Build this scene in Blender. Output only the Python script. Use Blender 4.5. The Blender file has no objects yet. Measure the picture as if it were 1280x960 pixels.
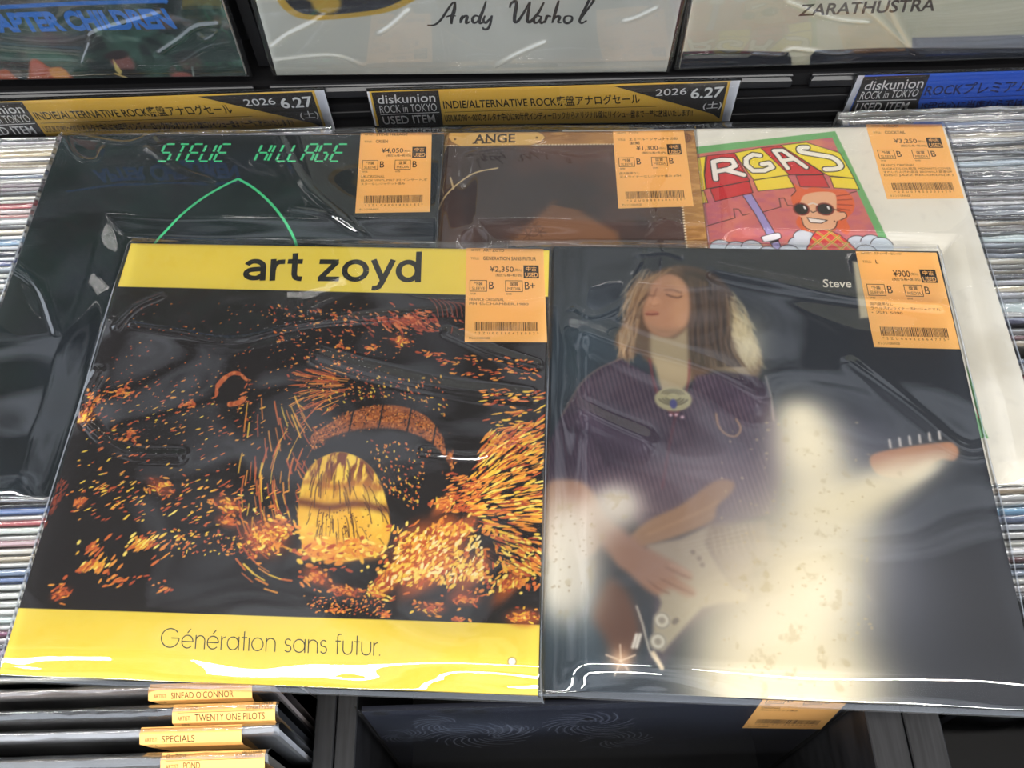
import bpy, math, random
import numpy as np
from mathutils import Matrix, Vector

# ------------------------------------------------------------------ camera, light, exposure
scene = bpy.context.scene
col = scene.collection
cam_data = bpy.data.cameras.new('camera')
cam_data.sensor_width = 36.0
cam_data.lens = 36.0 * 1079.195 / 1280.0
cam_data.clip_start = 0.02
camera = bpy.data.objects.new('camera', cam_data)
col.objects.link(camera)
camera.matrix_world = Matrix(((0.999419, 0.033729, 0.004909, 0.0), (-0.027435, 0.881531, -0.471328, -0.28202), (-0.020225, 0.470920, 0.881944, 0.51859), (0, 0, 0, 1)))
scene.camera = camera

scene.view_settings.view_transform = 'Standard'
scene.view_settings.look = 'None'
scene.view_settings.gamma = 1.0
scene.view_settings.use_curve_mapping = False
scene.view_settings.exposure = 0.25

world = bpy.data.worlds.new('shop_air')
scene.world = world
world.use_nodes = True
world.node_tree.nodes['Background'].inputs[0].default_value = (0.80, 0.88, 1.0, 1)
world.node_tree.nodes['Background'].inputs[1].default_value = 2.1

def lamp(name, loc, sx, sy, power, color=(1.0, 0.97, 0.92), rot=(0, 0, 0)):
    d = bpy.data.lights.new(name, 'AREA')
    d.shape = 'RECTANGLE'
    d.size, d.size_y, d.energy, d.color = sx, sy, power, color
    o = bpy.data.objects.new(name, d)
    o.location = loc
    o.rotation_euler = rot
    col.objects.link(o)
    return o

# rows of ceiling tubes over the aisle, the record racks and the shelves beyond
for (x, y, p) in [(-1.7, -1.5, 18), (-0.3, -1.5, 18), (1.1, -1.5, 18), (-1.7, -0.45, 16), (-0.3, -0.45, 16), (1.1, -0.45, 16), (-1.7, 2.6, 14), (-0.3, 2.6, 14), (1.1, 2.6, 14)]:
    lamp('ceiling_tube_lamp', (x, y, 1.74), 1.15, 0.10, p)

# ------------------------------------------------------------------ small helpers
def lin(c):
    c = np.asarray(c, float) / 255.0
    return np.where(c <= 0.04045, c / 12.92, ((c + 0.055) / 1.055) ** 2.4)

MATS = {}
def mat(name, rgb=None, rough=0.5, spec=0.3, metal=0.0, attr=None, noise=None):
    if name in MATS:
        return MATS[name]
    m = bpy.data.materials.new(name)
    m.use_nodes = True
    nt = m.node_tree
    b = nt.nodes['Principled BSDF']
    b.inputs['Roughness'].default_value = rough
    b.inputs['Specular IOR Level'].default_value = spec
    b.inputs['Metallic'].default_value = metal
    if rgb is not None:
        c = tuple(lin(rgb)) + (1,)
        b.inputs['Base Color'].default_value = c
        if noise:
            tc = nt.nodes.new('ShaderNodeTexCoord')
            mp = nt.nodes.new('ShaderNodeMapping')
            mp.inputs['Scale'].default_value = noise[1]
            nz = nt.nodes.new('ShaderNodeTexNoise')
            nz.inputs['Scale'].default_value = noise[0]
            nz.inputs['Detail'].default_value = 4
            mx = nt.nodes.new('ShaderNodeMix')
            mx.data_type = 'RGBA'
            mx.inputs[6].default_value = c
            mx.inputs[7].default_value = tuple(lin(noise[2])) + (1,)
            nt.links.new(tc.outputs['Object'], mp.inputs[0])
            nt.links.new(mp.outputs[0], nz.inputs['Vector'])
            mr = nt.nodes.new('ShaderNodeMapRange')
            mr.inputs['From Min'].default_value, mr.inputs['From Max'].default_value = noise[3] if len(noise) > 3 else (0.0, 1.0)
            nt.links.new(nz.outputs[0], mr.inputs['Value'])
            nt.links.new(mr.outputs[0], mx.inputs[0])
            nt.links.new(mx.outputs[2], b.inputs['Base Color'])
    if attr:
        a = nt.nodes.new('ShaderNodeAttribute')
        a.attribute_name = attr
        nt.links.new(a.outputs['Color'], b.inputs['Base Color'])
    MATS[name] = m
    return m

def film_material(name, gain, rough, haze, tint=(1, 1, 1)):
    m = bpy.data.materials.new(name)
    m.use_nodes = True
    nt = m.node_tree
    nt.nodes.clear()
    out = nt.nodes.new('ShaderNodeOutputMaterial')
    tr = nt.nodes.new('ShaderNodeBsdfTransparent')
    tr.inputs[0].default_value = (0.985 * tint[0], 0.985 * tint[1], 0.985 * tint[2], 1)
    df = nt.nodes.new('ShaderNodeBsdfDiffuse')
    df.inputs[0].default_value = (0.8, 0.8, 0.8, 1)
    gl = nt.nodes.new('ShaderNodeBsdfGlossy')
    gl.inputs['Roughness'].default_value = rough
    m1 = nt.nodes.new('ShaderNodeMixShader')
    m1.inputs[0].default_value = haze
    m2 = nt.nodes.new('ShaderNodeMixShader')
    fr = nt.nodes.new('ShaderNodeFresnel')
    fr.inputs['IOR'].default_value = 1.5
    mu = nt.nodes.new('ShaderNodeMath')
    mu.operation = 'MULTIPLY'
    mu.use_clamp = True
    mu.inputs[1].default_value = gain
    nt.links.new(fr.outputs[0], mu.inputs[0])
    nt.links.new(tr.outputs[0], m1.inputs[1])
    nt.links.new(df.outputs[0], m1.inputs[2])
    nt.links.new(mu.outputs[0], m2.inputs[0])
    nt.links.new(m1.outputs[0], m2.inputs[1])
    nt.links.new(gl.outputs[0], m2.inputs[2])
    nt.links.new(m2.outputs[0], out.inputs[0])
    MATS[name] = m
    return m

CARD = mat('printed_card', attr='print', rough=0.55, spec=0.2)
FILM = film_material('clear_bag_film', 2.3, 0.015, 0.012)
FILM_EDGE = film_material('crumpled_bag_film', 3.0, 0.05, 0.05)
FILM_DULL = film_material('dull_bag_film', 0.7, 0.08, 0.01)
ACRYLIC = film_material('clear_acrylic', 1.6, 0.02, 0.01)
STICKER = mat('orange_sticker_paper', (247, 188, 108), 0.55, 0.25)
INK = mat('black_print_ink', (52, 42, 34), 0.6, 0.1)
BLACK = mat('black_ink', (16, 15, 15), 0.5, 0.2)
WHITE = mat('white_ink', (226, 224, 218), 0.5, 0.2)

class MB:
    """Collects faces with a material slot each, then links them as one mesh object."""
    def __init__(self):
        self.v, self.f, self.m, self.mats = [], [], [], []
    def slot(self, material):
        if material not in self.mats:
            self.mats.append(material)
        return self.mats.index(material)
    def add(self, verts, faces, material):
        k, s = len(self.v), self.slot(material)
        self.v += [tuple(p) for p in verts]
        self.f += [[i + k for i in f] for f in faces]
        self.m += [s] * len(faces)
    def box(self, x0, x1, y0, y1, z0, z1, material, bevel=0.0):
        if bevel:
            b = bevel
            ring = lambda d, z: [(x0 + d, y0 + d, z), (x1 - d, y0 + d, z), (x1 - d, y1 - d, z), (x0 + d, y1 - d, z)]
            v = ring(b, z0) + ring(0, z0 + b) + ring(0, z1 - b) + ring(b, z1)
            f = [(3, 2, 1, 0), (12, 13, 14, 15)]
            for r in range(3):
                for i in range(4):
                    j = (i + 1) % 4
                    f.append((r * 4 + i, r * 4 + j, r * 4 + 4 + j, r * 4 + 4 + i))
            self.add(v, f, material)
            return
        v = [(x, y, z) for z in (z0, z1) for y in (y0, y1) for x in (x0, x1)]
        self.add(v, [(0, 2, 3, 1), (4, 5, 7, 6), (0, 1, 5, 4), (2, 6, 7, 3), (0, 4, 6, 2), (1, 3, 7, 5)], material)
    def build(self, name, parent=None, smooth=False):
        me = bpy.data.meshes.new(name)
        me.from_pydata(self.v, [], self.f)
        for m in self.mats:
            me.materials.append(m)
        me.polygons.foreach_set('material_index', self.m)
        if smooth:
            me.polygons.foreach_set('use_smooth', [True] * len(self.f))
        me.update()
        return link(name, me, parent)

def link(name, data, parent=None):
    o = bpy.data.objects.new(name, data)
    col.objects.link(o)
    if parent:
        o.parent = parent
    return o

def tag(o, label=None, cat=None, group=None, kind=None):
    for k, v in (('label', label), ('category', cat), ('group', group), ('kind', kind)):
        if v:
            o[k] = v
    return o

def frame_matrix(fr):
    ex, ey, c = Vector(fr['ex']), Vector(fr['ey']), fr['c']
    ez = ex.cross(ey)
    return Matrix(((ex.x, ey.x, ez.x, c[0]), (ex.y, ey.y, ez.y, c[1]), (ex.z, ey.z, ez.z, c[2]), (0, 0, 0, 1)))

def thing_at(name, fr, label, cat, group=None):
    o = link(name, None)
    o.matrix_world = frame_matrix(fr)
    return tag(o, label, cat, group)

def loc(fr, pts, z=0.0):
    """Millimetres from a sheet's lower left corner -> its own metres about its centre."""
    return [(p[0] / 1000 - fr['w'] / 2, p[1] / 1000 - fr['h'] / 2, z) for p in pts]

# ------------------------------------------------------------------ flat lettering
def text_mesh(body, bold=0.0):
    c = bpy.data.curves.new('lettering', 'FONT')
    c.body = body
    c.offset = bold
    c.resolution_u = 3
    o = bpy.data.objects.new('lettering', c)
    col.objects.link(o)
    dg = bpy.context.evaluated_depsgraph_get()
    dg.update()
    me = bpy.data.meshes.new_from_object(o.evaluated_get(dg))
    v = np.array([x.co[:2] for x in me.vertices])
    f = [list(p.vertices) for p in me.polygons]
    bpy.data.objects.remove(o)
    bpy.data.curves.remove(c)
    bpy.data.meshes.remove(me)
    return v, f

def put_text(mb, body, quad, material, z, fr=None, bold=0.0, full=False):
    """Lay words into a four-cornered field (top left, top right, bottom right, bottom left), in mm."""
    v, f = text_mesh(body, bold)
    if not len(v):
        return
    lo, hi = v.min(0), v.max(0)
    t = (v - lo) / np.maximum(hi - lo, 1e-6)
    q = np.array(quad, float)
    p = (q[0] * (1 - t[:, :1]) * t[:, 1:] + q[1] * t[:, :1] * t[:, 1:] + q[2] * t[:, :1] * (1 - t[:, 1:]) + q[3] * (1 - t[:, :1]) * (1 - t[:, 1:]))
    if fr:
        mb.add(loc(fr, p, z), f, material)
    else:
        mb.add([(a[0], a[1], z) for a in p], f, material)

def ribbon(mb, pts, width, material, z, fr, closed=False):
    """A flat pen stroke through the points (mm); width is one value or one per point."""
    p = np.array(pts, float)
    n = len(p)
    w = np.full(n, width, float) if np.isscalar(width) else np.array(width, float)
    if closed:
        d = np.roll(p, -1, 0) - np.roll(p, 1, 0)
    else:
        d = np.gradient(p, axis=0)
    d /= np.maximum(np.linalg.norm(d, axis=1, keepdims=True), 1e-9)
    nn = np.stack([-d[:, 1], d[:, 0]], 1)
    a, b = p + nn * w[:, None] / 2, p - nn * w[:, None] / 2
    v = loc(fr, np.vstack([a, b]), z)
    f = [(i, n + i, n + (i + 1) % n, (i + 1) % n) for i in range(n if closed else n - 1)]
    mb.add(v, f, material)

def smooth_line(pts, k=8, closed=False):
    p = np.array(pts, float)
    if closed:
        p = np.vstack([p[-1], p, p[0], p[1]])
    else:
        p = np.vstack([2 * p[0] - p[1], p, 2 * p[-1] - p[-2]])
    out = []
    for i in range(1, len(p) - 2):
        for t in np.linspace(0, 1, k, endpoint=False):
            a, b, c, d = p[i - 1:i + 3]
            out.append(0.5 * (2 * b + (c - a) * t + (2 * a - 5 * b + 4 * c - d) * t * t + (3 * b - a - 3 * c + d) * t ** 3))
    if not closed:
        out.append(p[-2])
    return np.array(out)

def arc(cx, cy, rx, ry, a0, a1, n=20):
    t = np.radians(np.linspace(a0, a1, n))
    return [(cx + rx * math.cos(a), cy + ry * math.sin(a)) for a in t]

def glyph_row(mb, glyphs, text, quad, xh, width, material, z, fr):
    """Words from pen-stroke letters. glyphs: letter -> (advance, [strokes]) in units of the x height."""
    x, strokes = 0.0, []
    for ch in text:
        adv, ss = glyphs[ch]
        strokes += [[(x + px, py) for px, py in s] for s in ss]
        x += adv
    q = np.array(quad, float)       # baseline left, baseline right, x-height right, x-height left
    for s in strokes:
        t = np.array(s, float)
        u, v = t[:, :1] / x, t[:, 1:] / xh
        p = q[0] * (1 - u) * (1 - v) + q[1] * u * (1 - v) + q[2] * u * v + q[3] * (1 - u) * v
        ribbon(mb, p, width, material, z, fr)

# ------------------------------------------------------------------ printed pictures
def value_noise(X, Y, scale, seed, octaves=4, gain=0.5):
    rng = np.random.RandomState(seed)
    out, amp, tot = np.zeros_like(X), 1.0, 0.0
    for _ in range(octaves):
        g = rng.rand(64, 64)
        x, y = X / scale, Y / scale
        xi, yi = np.floor(x).astype(int), np.floor(y).astype(int)
        fx, fy = x - xi, y - yi
        fx, fy = fx * fx * (3 - 2 * fx), fy * fy * (3 - 2 * fy)
        a, b = g[yi % 64, xi % 64], g[yi % 64, (xi + 1) % 64]
        c, d = g[(yi + 1) % 64, xi % 64], g[(yi + 1) % 64, (xi + 1) % 64]
        out += amp * ((a * (1 - fx) + b * fx) * (1 - fy) + (c * (1 - fx) + d * fx) * fy)
        tot += amp
        amp *= gain
        scale /= 2.03
    return out / tot

def sstep(a, b, x):
    t = np.clip((x - a) / (b - a), 0, 1)
    return t * t * (3 - 2 * t)

class Art:
    """A printed picture: one ink colour per point of a fine grid over the sheet (mm)."""
    def __init__(self, fr, step, base):
        self.w, self.h = fr['w'] * 1000, fr['h'] * 1000
        self.nx, self.ny = int(self.w / step) + 1, int(self.h / step) + 1
        self.x, self.y = np.linspace(0, self.w, self.nx), np.linspace(0, self.h, self.ny)
        self.X, self.Y = np.meshgrid(self.x, self.y)
        self.C = np.zeros((self.ny, self.nx, 3)) + np.array(base, float)
    def win(self, x0, x1, y0, y1):
        i0, i1 = np.searchsorted(self.x, [x0, x1])
        j0, j1 = np.searchsorted(self.y, [y0, y1])
        return slice(max(j0 - 1, 0), min(j1 + 1, self.ny)), slice(max(i0 - 1, 0), min(i1 + 1, self.nx))
    def mix(self, s, color, a):
        c = np.array(color, float)
        self.C[s] += (c - self.C[s]) * np.clip(a, 0, 1)[..., None]
    def sdf(self, pts, s, closed=True):
        X, Y = self.X[s], self.Y[s]
        p = np.array(pts, float)
        d = np.full(X.shape, 1e9)
        ins = np.zeros(X.shape, bool)
        n = len(p)
        for i in range(n if closed else n - 1):
            (ax, ay), (bx, by) = p[i], p[(i + 1) % n]
            ex, ey = bx - ax, by - ay
            L = ex * ex + ey * ey + 1e-12
            t = np.clip(((X - ax) * ex + (Y - ay) * ey) / L, 0, 1)
            d = np.minimum(d, (X - ax - t * ex) ** 2 + (Y - ay - t * ey) ** 2)
            if closed and ay != by:
                ins ^= ((ay > Y) != (by > Y)) & (X < (bx - ax) * (Y - ay) / (by - ay) + ax)
        d = np.sqrt(d)
        return np.where(ins, -d, d) if closed else d
    def poly(self, pts, color, soft=0.5, alpha=1.0, curve=False):
        p = smooth_line(pts, 5, True) if curve else np.array(pts, float)
        m = soft * 2 + 1
        s = self.win(p[:, 0].min() - m, p[:, 0].max() + m, p[:, 1].min() - m, p[:, 1].max() + m)
        self.mix(s, color, alpha * sstep(soft, -soft, self.sdf(p, s)))
    def line(self, pts, color, width, soft=0.4, alpha=1.0, curve=False, closed=False):
        p = smooth_line(pts, 6, closed) if curve else np.array(pts, float)
        if closed:
            p = np.vstack([p, p[:1]])
        m = width + soft + 1
        s = self.win(p[:, 0].min() - m, p[:, 0].max() + m, p[:, 1].min() - m, p[:, 1].max() + m)
        self.mix(s, color, alpha * sstep(width / 2 + soft, width / 2 - soft, self.sdf(p, s, False)))
    def ell(self, c, rx, ry, color, ang=0.0, soft=0.15, alpha=1.0):
        m = max(rx, ry) * (1 + soft) + 1
        s = self.win(c[0] - m, c[0] + m, c[1] - m, c[1] + m)
        X, Y = self.X[s] - c[0], self.Y[s] - c[1]
        ca, sa = math.cos(ang), math.sin(ang)
        r = np.sqrt(((X * ca + Y * sa) / rx) ** 2 + ((-X * sa + Y * ca) / ry) ** 2)
        self.mix(s, color, alpha * sstep(1 + soft, 1 - soft, r))
    def blob(self, c, rx, ry, color, ang=0.0, alpha=1.0, power=1.0):
        m = max(rx, ry) * 2.6
        s = self.win(c[0] - m, c[0] + m, c[1] - m, c[1] + m)
        X, Y = self.X[s] - c[0], self.Y[s] - c[1]
        ca, sa = math.cos(ang), math.sin(ang)
        r = ((X * ca + Y * sa) / rx) ** 2 + ((-X * sa + Y * ca) / ry) ** 2
        self.mix(s, color, alpha * np.exp(-r ** power))
    def speckle(self, scale, seed, color, lo, hi, alpha=1.0, stretch=(1, 1)):
        n = value_noise(self.X * stretch[0] + 300, self.Y * stretch[1] + 300, scale, seed)
        self.mix((slice(None), slice(None)), color, alpha * sstep(lo, hi, n))
    def blur(self, n):
        for _ in range(n):
            c = np.pad(self.C, ((1, 1), (1, 1), (0, 0)), 'edge')
            self.C = (c[:-2, 1:-1] + c[2:, 1:-1] + c[1:-1, :-2] + c[1:-1, 2:] + 2 * c[1:-1, 1:-1]) / 6
    def cover(self, fr, parent, name='printed_cover', thick=0.003, edge=(200, 196, 186), round_edge=0.0):
        """The sleeve board with this picture on its face."""
        nx, ny = self.nx, self.ny
        V = np.zeros((ny * nx, 3))
        V[:, 0] = self.X.ravel() / 1000 - fr['w'] / 2
        V[:, 1] = self.Y.ravel() / 1000 - fr['h'] / 2
        idx = np.arange(ny * nx).reshape(ny, nx)
        faces = np.stack([idx[:-1, :-1], idx[:-1, 1:], idx[1:, 1:], idx[1:, :-1]], -1).reshape(-1, 4)
        per = np.concatenate([idx[0, :-1], idx[:-1, -1], idx[-1, :0:-1], idx[:0:-1, 0]])
        k, n = len(V), len(per)
        L1 = V[per].copy(); L1[:, 2] = -0.0002
        L2 = V[per].copy(); L2[:, 2] = -thick
        V = np.vstack([V, L1, L2])
        i = np.arange(n); j = (i + 1) % n
        sk = np.vstack([np.stack([per[i], k + i, k + j, per[j]], 1), np.stack([k + i, k + n + i, k + n + j, k + j], 1)])
        faces = np.vstack([faces, sk])
        C = np.ones((len(V), 4))
        C[:ny * nx, :3] = lin(np.clip(self.C.reshape(-1, 3), 0, 255))
        C[ny * nx:, :3] = lin(edge)
        me = bpy.data.meshes.new(name)
        me.vertices.add(len(V)); me.vertices.foreach_set('co', V.ravel())
        nf = len(faces) + 1
        me.loops.add(len(faces) * 4 + n)
        me.loops.foreach_set('vertex_index', np.concatenate([faces.ravel(), (k + n + np.arange(n))[::-1]]))
        me.polygons.add(nf)
        me.polygons.foreach_set('loop_start', np.concatenate([np.arange(len(faces)) * 4, [len(faces) * 4]]))
        me.update(calc_edges=True)
        at = me.attributes.new('print', 'FLOAT_COLOR', 'POINT')
        at.data.foreach_set('color', C.ravel())
        me.materials.append(CARD)
        me.validate()
        return link(name, me, parent)

# ------------------------------------------------------------------ clear bags
def clear_bag(fr, parent, seed, amp=0.0016, ml=0.0025, mr=0.0025, mb_=0.004, mt=0.009, base=0.0008, creases=(), step=0.0012, thick=0.0031, wave=0.0012, under=(), film=None):
    """A clear bag: a slightly slack sheet over the face, wrapped round three edges, its open end past the top edge."""
    w, h = fr['w'], fr['h']
    xs = np.arange(-w / 2 - ml, w / 2 + mr + step * .5, step)
    ys = np.concatenate([np.linspace(-h / 2 - mb_, -h / 2 + 0.008, 26)[:-1], np.arange(-h / 2 + 0.008, h / 2 + mt + step * .5, step)])
    X, Y = np.meshgrid(xs, ys)
    n1 = value_noise(X * 1000 + 0.4 * Y * 1000 + 400, Y * 1400 - 0.3 * X * 1000 + 700, 95, seed, 1)
    n2 = value_noise(X * 1000 + 0.8 * Y * 1000 + 700, Y * 1500 - 0.5 * X * 1000 + 900, 64, seed + 5, 1)
    Z = base + amp * (n1 + 0.45 * n2)
    for (pts, hgt, wid) in creases:
        p = smooth_line([(a[0] / 1000 - w / 2, a[1] / 1000 - h / 2) for a in pts], 6)
        d = np.full(X.shape, 1e9)
        for (ax, ay), (bx, by) in zip(p[:-1], p[1:]):
            ex, ey = bx - ax, by - ay
            t = np.clip(((X - ax) * ex + (Y - ay) * ey) / (ex * ex + ey * ey + 1e-12), 0, 1)
            d = np.minimum(d, (X - ax - t * ex) ** 2 + (Y - ay - t * ey) ** 2)
        Z += hgt * np.exp(-d / (wid * wid))
    M = np.array(frame_matrix(fr))
    W = np.stack([X, Y, X * 0, X * 0 + 1], -1) @ M.T
    free = np.ones(X.shape)
    for code in under:                                  # pressed flat where another sleeve lies on it
        f2 = FR[code]
        L = W @ np.linalg.inv(np.array(frame_matrix(f2))).T
        d = np.maximum(np.abs(L[..., 0]) - f2['w'] / 2, np.abs(L[..., 1]) - f2['h'] / 2)
        k = sstep(0.006, 0.030, d)
        Z = 0.0004 * (1 - k) + Z * k
        free = free * k
    rnd = lambda d, r: np.sqrt(np.clip(1 - np.clip(1 - d / r, 0, 1) ** 2, 0, 1))
    ex = rnd(np.minimum(X - xs[0], xs[-1] - X), 0.004)
    wv = wave * (value_noise(X * 1000 + 900, X * 0 + 5, 45, seed + 9, 2) - 0.5) * 2
    dy = Y - ys[0]
    ey = rnd(dy, 0.0040 + 0.5 * wv)
    Z = Z * (1 - free * (1 - sstep(0.0, 0.02, dy))) + free * (0.0012 - 0.0018 * np.clip(1 - dy / (0.0085 + 1.8 * wv), 0, 1) ** 2)
    k = np.minimum(ex, ey)
    flap = sstep(h / 2 - 0.004, h / 2 + mt, Y)
    Z = Z * (1 - 0.6 * flap) - 0.0012 * flap + 0.0012 * flap * value_noise(X * 1000 + 50, Y * 1000 + 50, 25, seed + 3, 2)
    Z = -thick + (Z + thick) * k
    Z[:, 0] = Z[:, -1] = -thick
    Z[0, :] = -thick
    ny, nx = X.shape
    V = np.stack([X.ravel(), Y.ravel(), Z.ravel()], 1)
    idx = np.arange(ny * nx).reshape(ny, nx)
    F = np.stack([idx[:-1, :-1], idx[:-1, 1:], idx[1:, 1:], idx[1:, :-1]], -1).reshape(-1, 4)
    me = bpy.data.meshes.new('clear_bag')
    me.from_pydata(V.tolist(), [], F.tolist())
    me.polygons.foreach_set('use_smooth', [True] * len(F))
    me.materials.append(film or FILM)
    me.update()
    return link('clear_bag', me, parent)

# ------------------------------------------------------------------ price stickers
def price_sticker(fr, parent, quad, rows, z=0.00025):
    """Orange price sticker. rows: artist, title, price, sleeve grade, media grade, notes, code."""
    q = np.array(quad, float)
    def P(x, y):
        u, v = x / 100.0, y / 120.0
        return tuple(q[0] * (1 - u) * (1 - v) + q[1] * u * (1 - v) + q[2] * u * v + q[3] * (1 - u) * v)
    Q = lambda x0, x1, y0, y1: [P(x0, y0), P(x1, y0), P(x1, y1), P(x0, y1)]
    mb = MB()
    top = loc(fr, Q(0, 100, 0, 120), z)
    bot = loc(fr, Q(0, 100, 0, 120), 0.00002)
    mb.add(top + bot, [(3, 2, 1, 0), (0, 1, 5, 4), (1, 2, 6, 5), (2, 3, 7, 6), (3, 0, 4, 7)], STICKER)
    zi = z + 0.00004
    T = lambda s, x0, x1, y0, y1, m=INK, b=0.0, dz=0.0: put_text(mb, s, Q(x0, x1, y0, y1), m, zi + dz, fr, b)
    R = lambda x0, x1, y0, y1, m=INK, dz=0.0: mb.add(loc(fr, Q(x0, x1, y0, y1), zi + dz), [(3, 2, 1, 0)], m)
    artist, title, price, g1, g2, notes, code = rows
    T('ARTIST:', 6, 19, 1.2, 4.2)
    T(artist, 22, 22 + min(70, 3.4 * len(artist)), 0.6, 4.6, b=0.01)
    T('TITLE:', 6, 17, 12.5, 15.5)
    for i, t in enumerate(title):
        T(t, 22, 22 + min(68, (7.0 if ord(t[:1] or ' ') > 0x2000 else 3.4) * len(t)), 11.2 + 6 * i, 16 + 6 * i, b=0.012)
    T(price, 60 - 4.9 * len(price), 61, 24.2, 32.6, b=0.008)
    T('(税込)', 62, 71, 27, 31)
    T('(税抜価格+税10%)', 38, 72, 34, 38.2, b=0.01)
    R(73.5, 93, 22.5, 39.5)
    T('中古', 77, 90, 24, 30, STICKER, 0.01, 0.00003)
    T('USED', 75.5, 91.5, 32, 38, STICKER, 0.01, 0.00003)
    for x0, a, b, g in ((5, '外装', 'SLEEVE', g1), (50, '盤質', 'MEDIA', g2)):
        x1 = x0 + 22
        for r in ((x0, x1, 42.6, 43.4), (x0, x1, 56.6, 57.4), (x0, x0 + .8, 42.6, 57.4), (x1 - .8, x1, 42.6, 57.4)):
            R(*r)
        T(a, x0 + 5.5, x0 + 16.5, 44.5, 49.5, b=0.012)
        T(b, x0 + 3, x0 + 19.5, 51.5, 55.2)
        T(g, x1 + 2.5, x1 + (8.5 if len(g) == 1 else 15.5), 44.5, 54, b=0.006)
        T('状態', x0 + 1, x0 + 8, 58.8, 61.4)
    for i, t in enumerate(notes):
        T(t, 5, 5 + min(90, (4.6 if any(ord(c) > 0x2000 for c in t) else 2.9) * len(t)), 65.5 + 5.4 * i, 69.4 + 5.4 * i)
    rng, x = random.Random(code), 11.0
    while x < 90:
        bw = rng.choice((0.55, 0.55, 1.1))
        R(x, x + bw, 95.5, 106.5)
        x += bw + rng.choice((0.55, 0.55, 0.9))
    T('  '.join('*' + code + '*'), 12, 90, 107.8, 110.8)
    T('オレンジ/ORANGE', 5, 31, 113.6, 116.8)
    return mb.build('price_sticker', parent)

FR = {
    'AZ': {'c': [-0.14026, -0.04019, 0.0007], 'ex': [0.997653, -0.068171, 0.00647], 'ey': [0.068172, 0.997674, 9.1e-05], 'w': 0.3153, 'h': 0.31284},
    'LP': {'c': [0.14257, -0.05463, -0.00077], 'ex': [0.997124, -0.073272, 0.019375], 'ey': [0.073201, 0.997308, 0.004369], 'w': 0.314, 'h': 0.31578},
    'VA': {'c': [0.19773, 0.07814, -0.01543], 'ex': [0.999534, -0.030292, -0.003666], 'ey': [0.030292, 0.999541, -9e-05], 'w': 0.314, 'h': 0.31459},
    'GR': {'c': [-0.21754, 0.07948, -0.0043], 'ex': [0.998664, -0.051159, 0.007219], 'ey': [0.05116, 0.99869, 7.2e-05], 'w': 0.31614, 'h': 0.31483},
    'AN': {'c': [-0.01019, 0.07875, -0.01042], 'ex': [0.999323, -0.036696, 0.002588], 'ey': [0.036693, 0.999326, 0.001015], 'w': 0.314, 'h': 0.314},
    'TA': {'c': [-0.36245, 0.2737, 0.18795], 'ex': [0.999688, 0.0, -0.024992], 'ey': [0.024987, 0.020005, 0.999488], 'w': 0.315, 'h': 0.315},
    'WA': {'c': [-0.02161, 0.2737, 0.17798], 'ex': [0.999443, 0.0, -0.033387], 'ey': [0.03338, 0.02001, 0.999242], 'w': 0.31548, 'h': 0.315},
    'ZR': {'c': [0.29947, 0.2737, 0.17458], 'ex': [0.999991, 0.0, -0.0042], 'ey': [0.004199, 0.019999, 0.999791], 'w': 0.315, 'h': 0.315},
    'FM': {'c': [0.055, -0.21591, -0.23258], 'ex': [1.0, 0.0, 0.0], 'ey': [0.0, 0.085894, 0.996304], 'w': 0.326, 'h': 0.314},
    'S2': {'c': [0.03874, 0.262, -0.0125], 'ex': [0.999974, 0.0, -0.007206], 'ey': [0.007206, 0.0, 0.999974], 'w': 0.30531, 'h': 0.054},
    'S1': {'c': [-0.29995, 0.262, -0.0083], 'ex': [1.0, 0.0, 0.0], 'ey': [0.0, 0.0, 1.0], 'w': 0.3055, 'h': 0.054},
    'S3': {'c': [0.43799, 0.262, -0.01395], 'ex': [0.999976, 0.0, -0.006876], 'ey': [0.006876, 0.0, 0.999976], 'w': 0.30541, 'h': 0.054},
}
def sheet_map(m):
    """Tracing coordinates of a flat printed picture -> millimetres on its own sheet."""
    m = np.array(m)
    def go(pts, ox, oy, s):
        p = np.array([(ox + x / s, oy + y / s, 1.0) for x, y in pts]) @ m.T
        return [(float(a[0] / a[2]), float(a[1] / a[2])) for a in p]
    return go
LPMAP = sheet_map([[-0.744438, -0.0438745, 486.509], [-0.0296234, 0.708222, -590.306], [-5.65658e-05, -0.000665015, -1.0]])
AZMAP = sheet_map([[-0.740751, -0.228119, 190.855], [-0.0269052, 0.693455, -584.525], [-3.76785e-05, -0.000664884, -1.0]])
TAMAP = sheet_map([[-0.568735, 0.475648, -155.171], [0.0114215, 0.725076, -72.0626], [2.85609e-05, 0.000904736, -1.0]])
FMMAP = sheet_map([[-0.126654, 0.0942171, -26.5949], [0.0257821, 0.819062, -818.322], [2.54171e-05, 0.000831946, -1.0]])


# ------------------------------------------------------------------ the room
def structure(name, x0, x1, y0, y1, z0, z1, material):
    mb = MB()
    mb.box(x0, x1, y0, y1, z0, z1, material)
    return tag(mb.build(name), kind='structure')
structure('floor', -3, 3, -3, 3.6, -0.90, -0.86, mat('grey_floor_vinyl', (120, 118, 114), 0.4, noise=(6, (1, 1, 1), (104, 102, 99))))
structure('ceiling', -3, 3, -3, 3.6, 1.80, 1.86, mat('ceiling_reflection_patches', (36, 38, 42), 0.8, noise=(1.0, (1, 1.7, 1), (236, 238, 242), (0.47, 0.58))))  # pale and dark patches made up to give the bags patchy reflections
structure('wall_back', -3, 3, 3.55, 3.6, -0.86, 1.80, mat('back_wall_paint', (150, 146, 140), 0.7, noise=(3, (1, 1, 1), (140, 136, 130))))

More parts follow.
